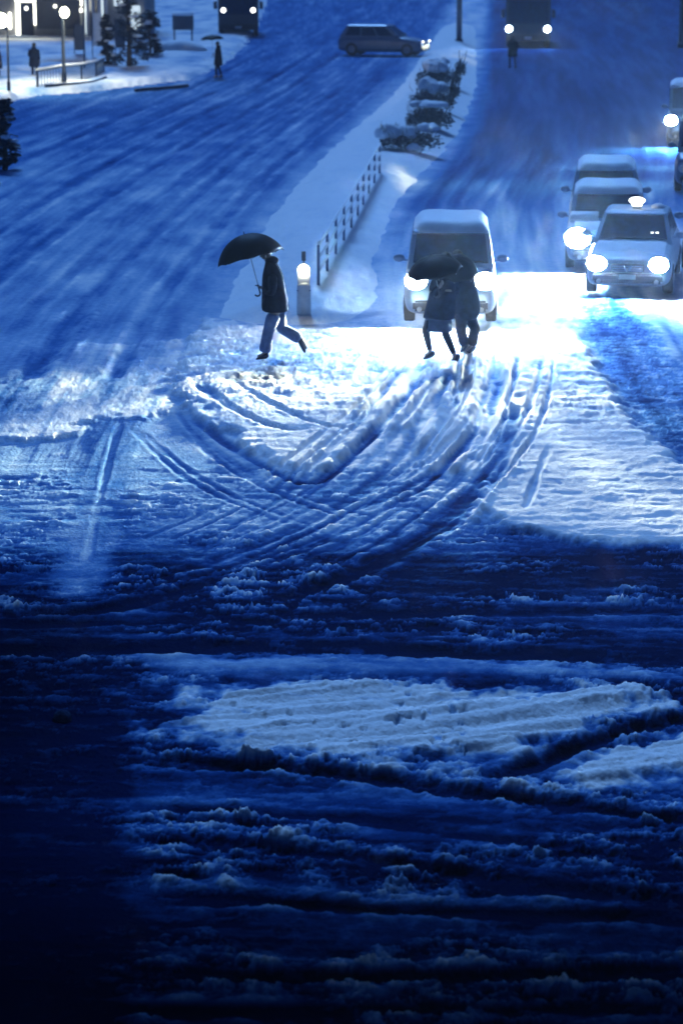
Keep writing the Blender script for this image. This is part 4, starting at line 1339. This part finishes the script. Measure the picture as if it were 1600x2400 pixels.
def tree(px, py, h, r, label, seed, trunk=.14, name='tree'):
    b = at(px, py)
    t = thing(name, label, 'tree', b, 0, 'dark trees on the far pavement')
    rnd = random.Random(seed)
    bm = bmesh.new()
    tube(bm, [(0, 0, -.2), (.03, 0, h * .3), (-.04, .02, h * .65), (0, 0, h)], [trunk, trunk * .8, trunk * .5, trunk * .12], 10)
    for k in range(12):
        a = rnd.uniform(0, 6.28); z = h * rnd.uniform(.15, .85)
        l_ = r * (1.1 - z / h * .7)
        tube(bm, [(0, 0, z), (math.cos(a) * l_ * .5, math.sin(a) * l_ * .5, z + .12), (math.cos(a) * l_, math.sin(a) * l_, z + .05)], [trunk * .3, trunk * .2, .012], 6)
    obj('trunk', bm, M['bark'], t, True)
    bm = bmesh.new()
    for k in range(26):
        a = rnd.uniform(0, 6.28); z = h * (.08 + .9 * k / 26)
        l_ = r * (1.05 - (z / h) * .75) * rnd.uniform(.35, .9)
        leaf_mass(bm, (math.cos(a) * l_, math.sin(a) * l_, z), (r * .42, r * .42, h * .07), 70, .16, seed * 100 + k)
    obj('crown', bm, M['leaf'], t)['kind'] = 'stuff'
    for k in range(10):
        a = rnd.uniform(0, 6.28); z = h * rnd.uniform(.2, .95)
        l_ = r * (1.05 - (z / h) * .75) * .7
        bm = bmesh.new()
        ball(bm, (math.cos(a) * l_, math.sin(a) * l_, z + .05), (r * .28, r * .28, .06), 10, 6)
        obj('snow_load', bm, M['snow'], t, True)
    return t
tree(303, 165, 4.6, 1.0, 'tall dark evergreen with snow on its branches beside the shop front', 31)
tree(252, 160, 2.6, .55, 'narrow dark evergreen between the pale poles and the tall tree', 37, .09)
tree(352, 140, 2.6, .8, 'low spreading evergreen to the right of the tall tree', 41, .09)
tree(12, 398, 2.1, .55, 'dark young evergreen at the left edge of the near road', 47, .10)

# shop front
b = G(60, 92); b.z = .1
shop = thing('shop', 'pale shop front with a bright sign and lit door strips at the far left', 'shop', b)
def fx(px): return (px - 60) * (b.y / FPX) * 1.02
X0, X1 = fx(-260), fx(330)
bm = bmesh.new(); box(bm, X0, X1, .3, 9, -.3, 7.5); obj('wall', bm, M['wall'], shop)
bm = bmesh.new(); box(bm, fx(38), fx(89), -.25, .2, 2.1, 3.3, .03); s_ = obj('shop_sign', bm, M['metal_dark'], shop)
bm = bmesh.new(); box(bm, fx(40), fx(87), -.275, -.252, 2.14, 3.26, .01); obj('sign_face', bm, M['sign_lit'], s_)
for x0, x1, z0, z1 in ((40, 48, .15, 2.08), (80, 90, .75, 2.08), (9, 19, .6, 1.05), (23, 28, .5, 1.5), (180, 190, 1.9, 3.2), (212, 217, 1.6, 2.9)):
    bm = bmesh.new(); box(bm, fx(x0), fx(x1), .12, .28, z0, z1, .02); f_ = obj('light_strip', bm, M['sign_lit'], shop)
bm = bmesh.new(); box(bm, fx(50), fx(79), .15, .28, .05, 2.05, .01); d_ = obj('door', bm, M['glass'], shop)
bm = bmesh.new(); box(bm, fx(76), fx(77), .08, .148, .9, 1.3); obj('handle', bm, M['chrome'], d_)
bm = bmesh.new(); ball(bm, (fx(64), .05, 1.75), .11, 12, 8); obj('door_lamp', bm, M['sign_lit'], shop, True)
bare_lamp('shop_light', shop, (fx(64), -1.0, 2.4), 1500, (1, .97, .75), .3)
bm = bmesh.new(); box(bm, fx(88), fx(186), -.6, .2, .55, 2.3, .02); obj('dark_shutter', bm, M['wall_dark'], shop)
bm = bmesh.new(); ball(bm, (fx(132), -.75, 1.9), .10, 12, 8); obj('wall_lamp', bm, M['sign_lit'], shop, True)
for x in (200, 212, 226, 240):
    bm = bmesh.new(); box(bm, fx(x), fx(x + 7), -.4, .25, -.3, 5.5, .03); obj('column', bm, M['metal_white'], shop)
for k in range(5):
    bm = bmesh.new(); box(bm, fx(-230 + k * 48), fx(-194 + k * 48), .2, .28, .8, 2.6, .02); w_ = obj('window', bm, M['glass'], shop)
bm = bmesh.new(); box(bm, fx(165), fx(195), -.5, -.1, 1.55, 1.75, .03); obj('awning_light', bm, M['sign_lit'], shop)

for k, (x, w_, z0, z1) in enumerate(((-120, 26, .9, 2.7), (-60, 18, .3, 2.2), (104, 60, 2.45, 2.9), (196, 3, .2, 2.4), (232, 5, .6, 3.4), (262, 24, 1.9, 2.7), (300, 20, .5, 1.9))):
    bm = bmesh.new(); box(bm, fx(x), fx(x + w_), -.55 if k == 2 else -.05, -.45 if k == 2 else .19, z0, z1, .02)
    f_ = obj('lit_window' if k != 3 else 'light_strip', bm, M['window_lit'], shop)
for x, h_ in ((176, 2.0), (218, 2.6), (272, 2.3)):
    p_ = at(x, 150)
    t = thing('banner_stand', {176: 'slim dark banner on a stand nearest the street lamp', 218: 'tallest slim banner on a stand before the pale columns', 272: 'slim dark banner standing among the dark evergreens'}[x], 'banner', p_, 0, 'banner stands in front of the shop')
    bm = bmesh.new(); tube(bm, [(0, 0, -.1), (0, 0, h_)], .025, 6); obj('pole', bm, M['metal_dark'], t, True)
    bm = bmesh.new(); box(bm, .03, .50, -.012, .012, h_ * .35, h_ - .05, .004); obj('cloth', bm, M['wall_dark'] if x != 218 else M['metal_white'], t)
b = G(430, 112)
t = thing('sign_board', 'dark notice board with a snow-topped frame beside a snow heap on the far pavement', 'sign', b)
for x in (-.5, .5):
    bm = bmesh.new(); tube(bm, [(x, 0, -.1), (x, 0, 1.9)], .05, 8); obj('post', bm, M['metal_dark'], t, True)
bm = bmesh.new(); box(bm, -.6, .6, -.06, -.052 + .1, 1.0, 1.8, .02); obj('board', bm, M['wall_dark'], t)
bm = bmesh.new(); box(bm, -.66, .66, -.12, .12, 1.83, 1.93, .04); obj('snow_ridge', bm, M['snow'], t)

def heap(px, py, rx, ry, h, seed):
    b = at(px, py)
    bm = bmesh.new(); snow_cap(bm, (0, 0, .0), (rx, ry, h), seed)
    o = obj('snow_bank', bm, M['snow'], None, True, 1)
    o.location = b
    tag(o, kind='structure')
heap(425, 126, 1.5, 1.2, .75, 5)
heap(150, 152, 1.9, 1.2, .55, 8)
heap(45, 175, 1.8, 1.2, .45, 12)
heap(500, 118, 1.2, 1.0, .35, 14)

# a lump of frozen slush with a dark drain mouth on the near left
b = at(147, 1690)
bm = bmesh.new(); snow_cap(bm, (0, 0, .02), (.09, .10, .09), 77, 18, 10)
o = obj('ice_lump', bm, M['ice'], None, True, 1); o.location = b
tag(o, 'small dark lump of frozen slush on the near left road', 'ice lump')

# ------------------------------------------------------------------ blowing snow in the air
bm = bmesh.new()
box(bm, -70, 70, -16, 330, -1.4, 13.0)
hz = obj('haze', bm, None)
hm = bpy.data.materials.new('snowy_air')
hm.use_nodes = True
hm.node_tree.nodes.clear()
ho = hm.node_tree.nodes.new('ShaderNodeOutputMaterial')
hv = hm.node_tree.nodes.new('ShaderNodeVolumePrincipled')
hv.inputs['Density'].default_value = HAZE
hv.inputs['Color'].default_value = (.93, .95, .97, 1)
hv.inputs['Anisotropy'].default_value = .8
hm.node_tree.links.new(hv.outputs['Volume'], ho.inputs['Volume'])
hz.data.materials.append(hm)
tag(hz, kind='stuff')
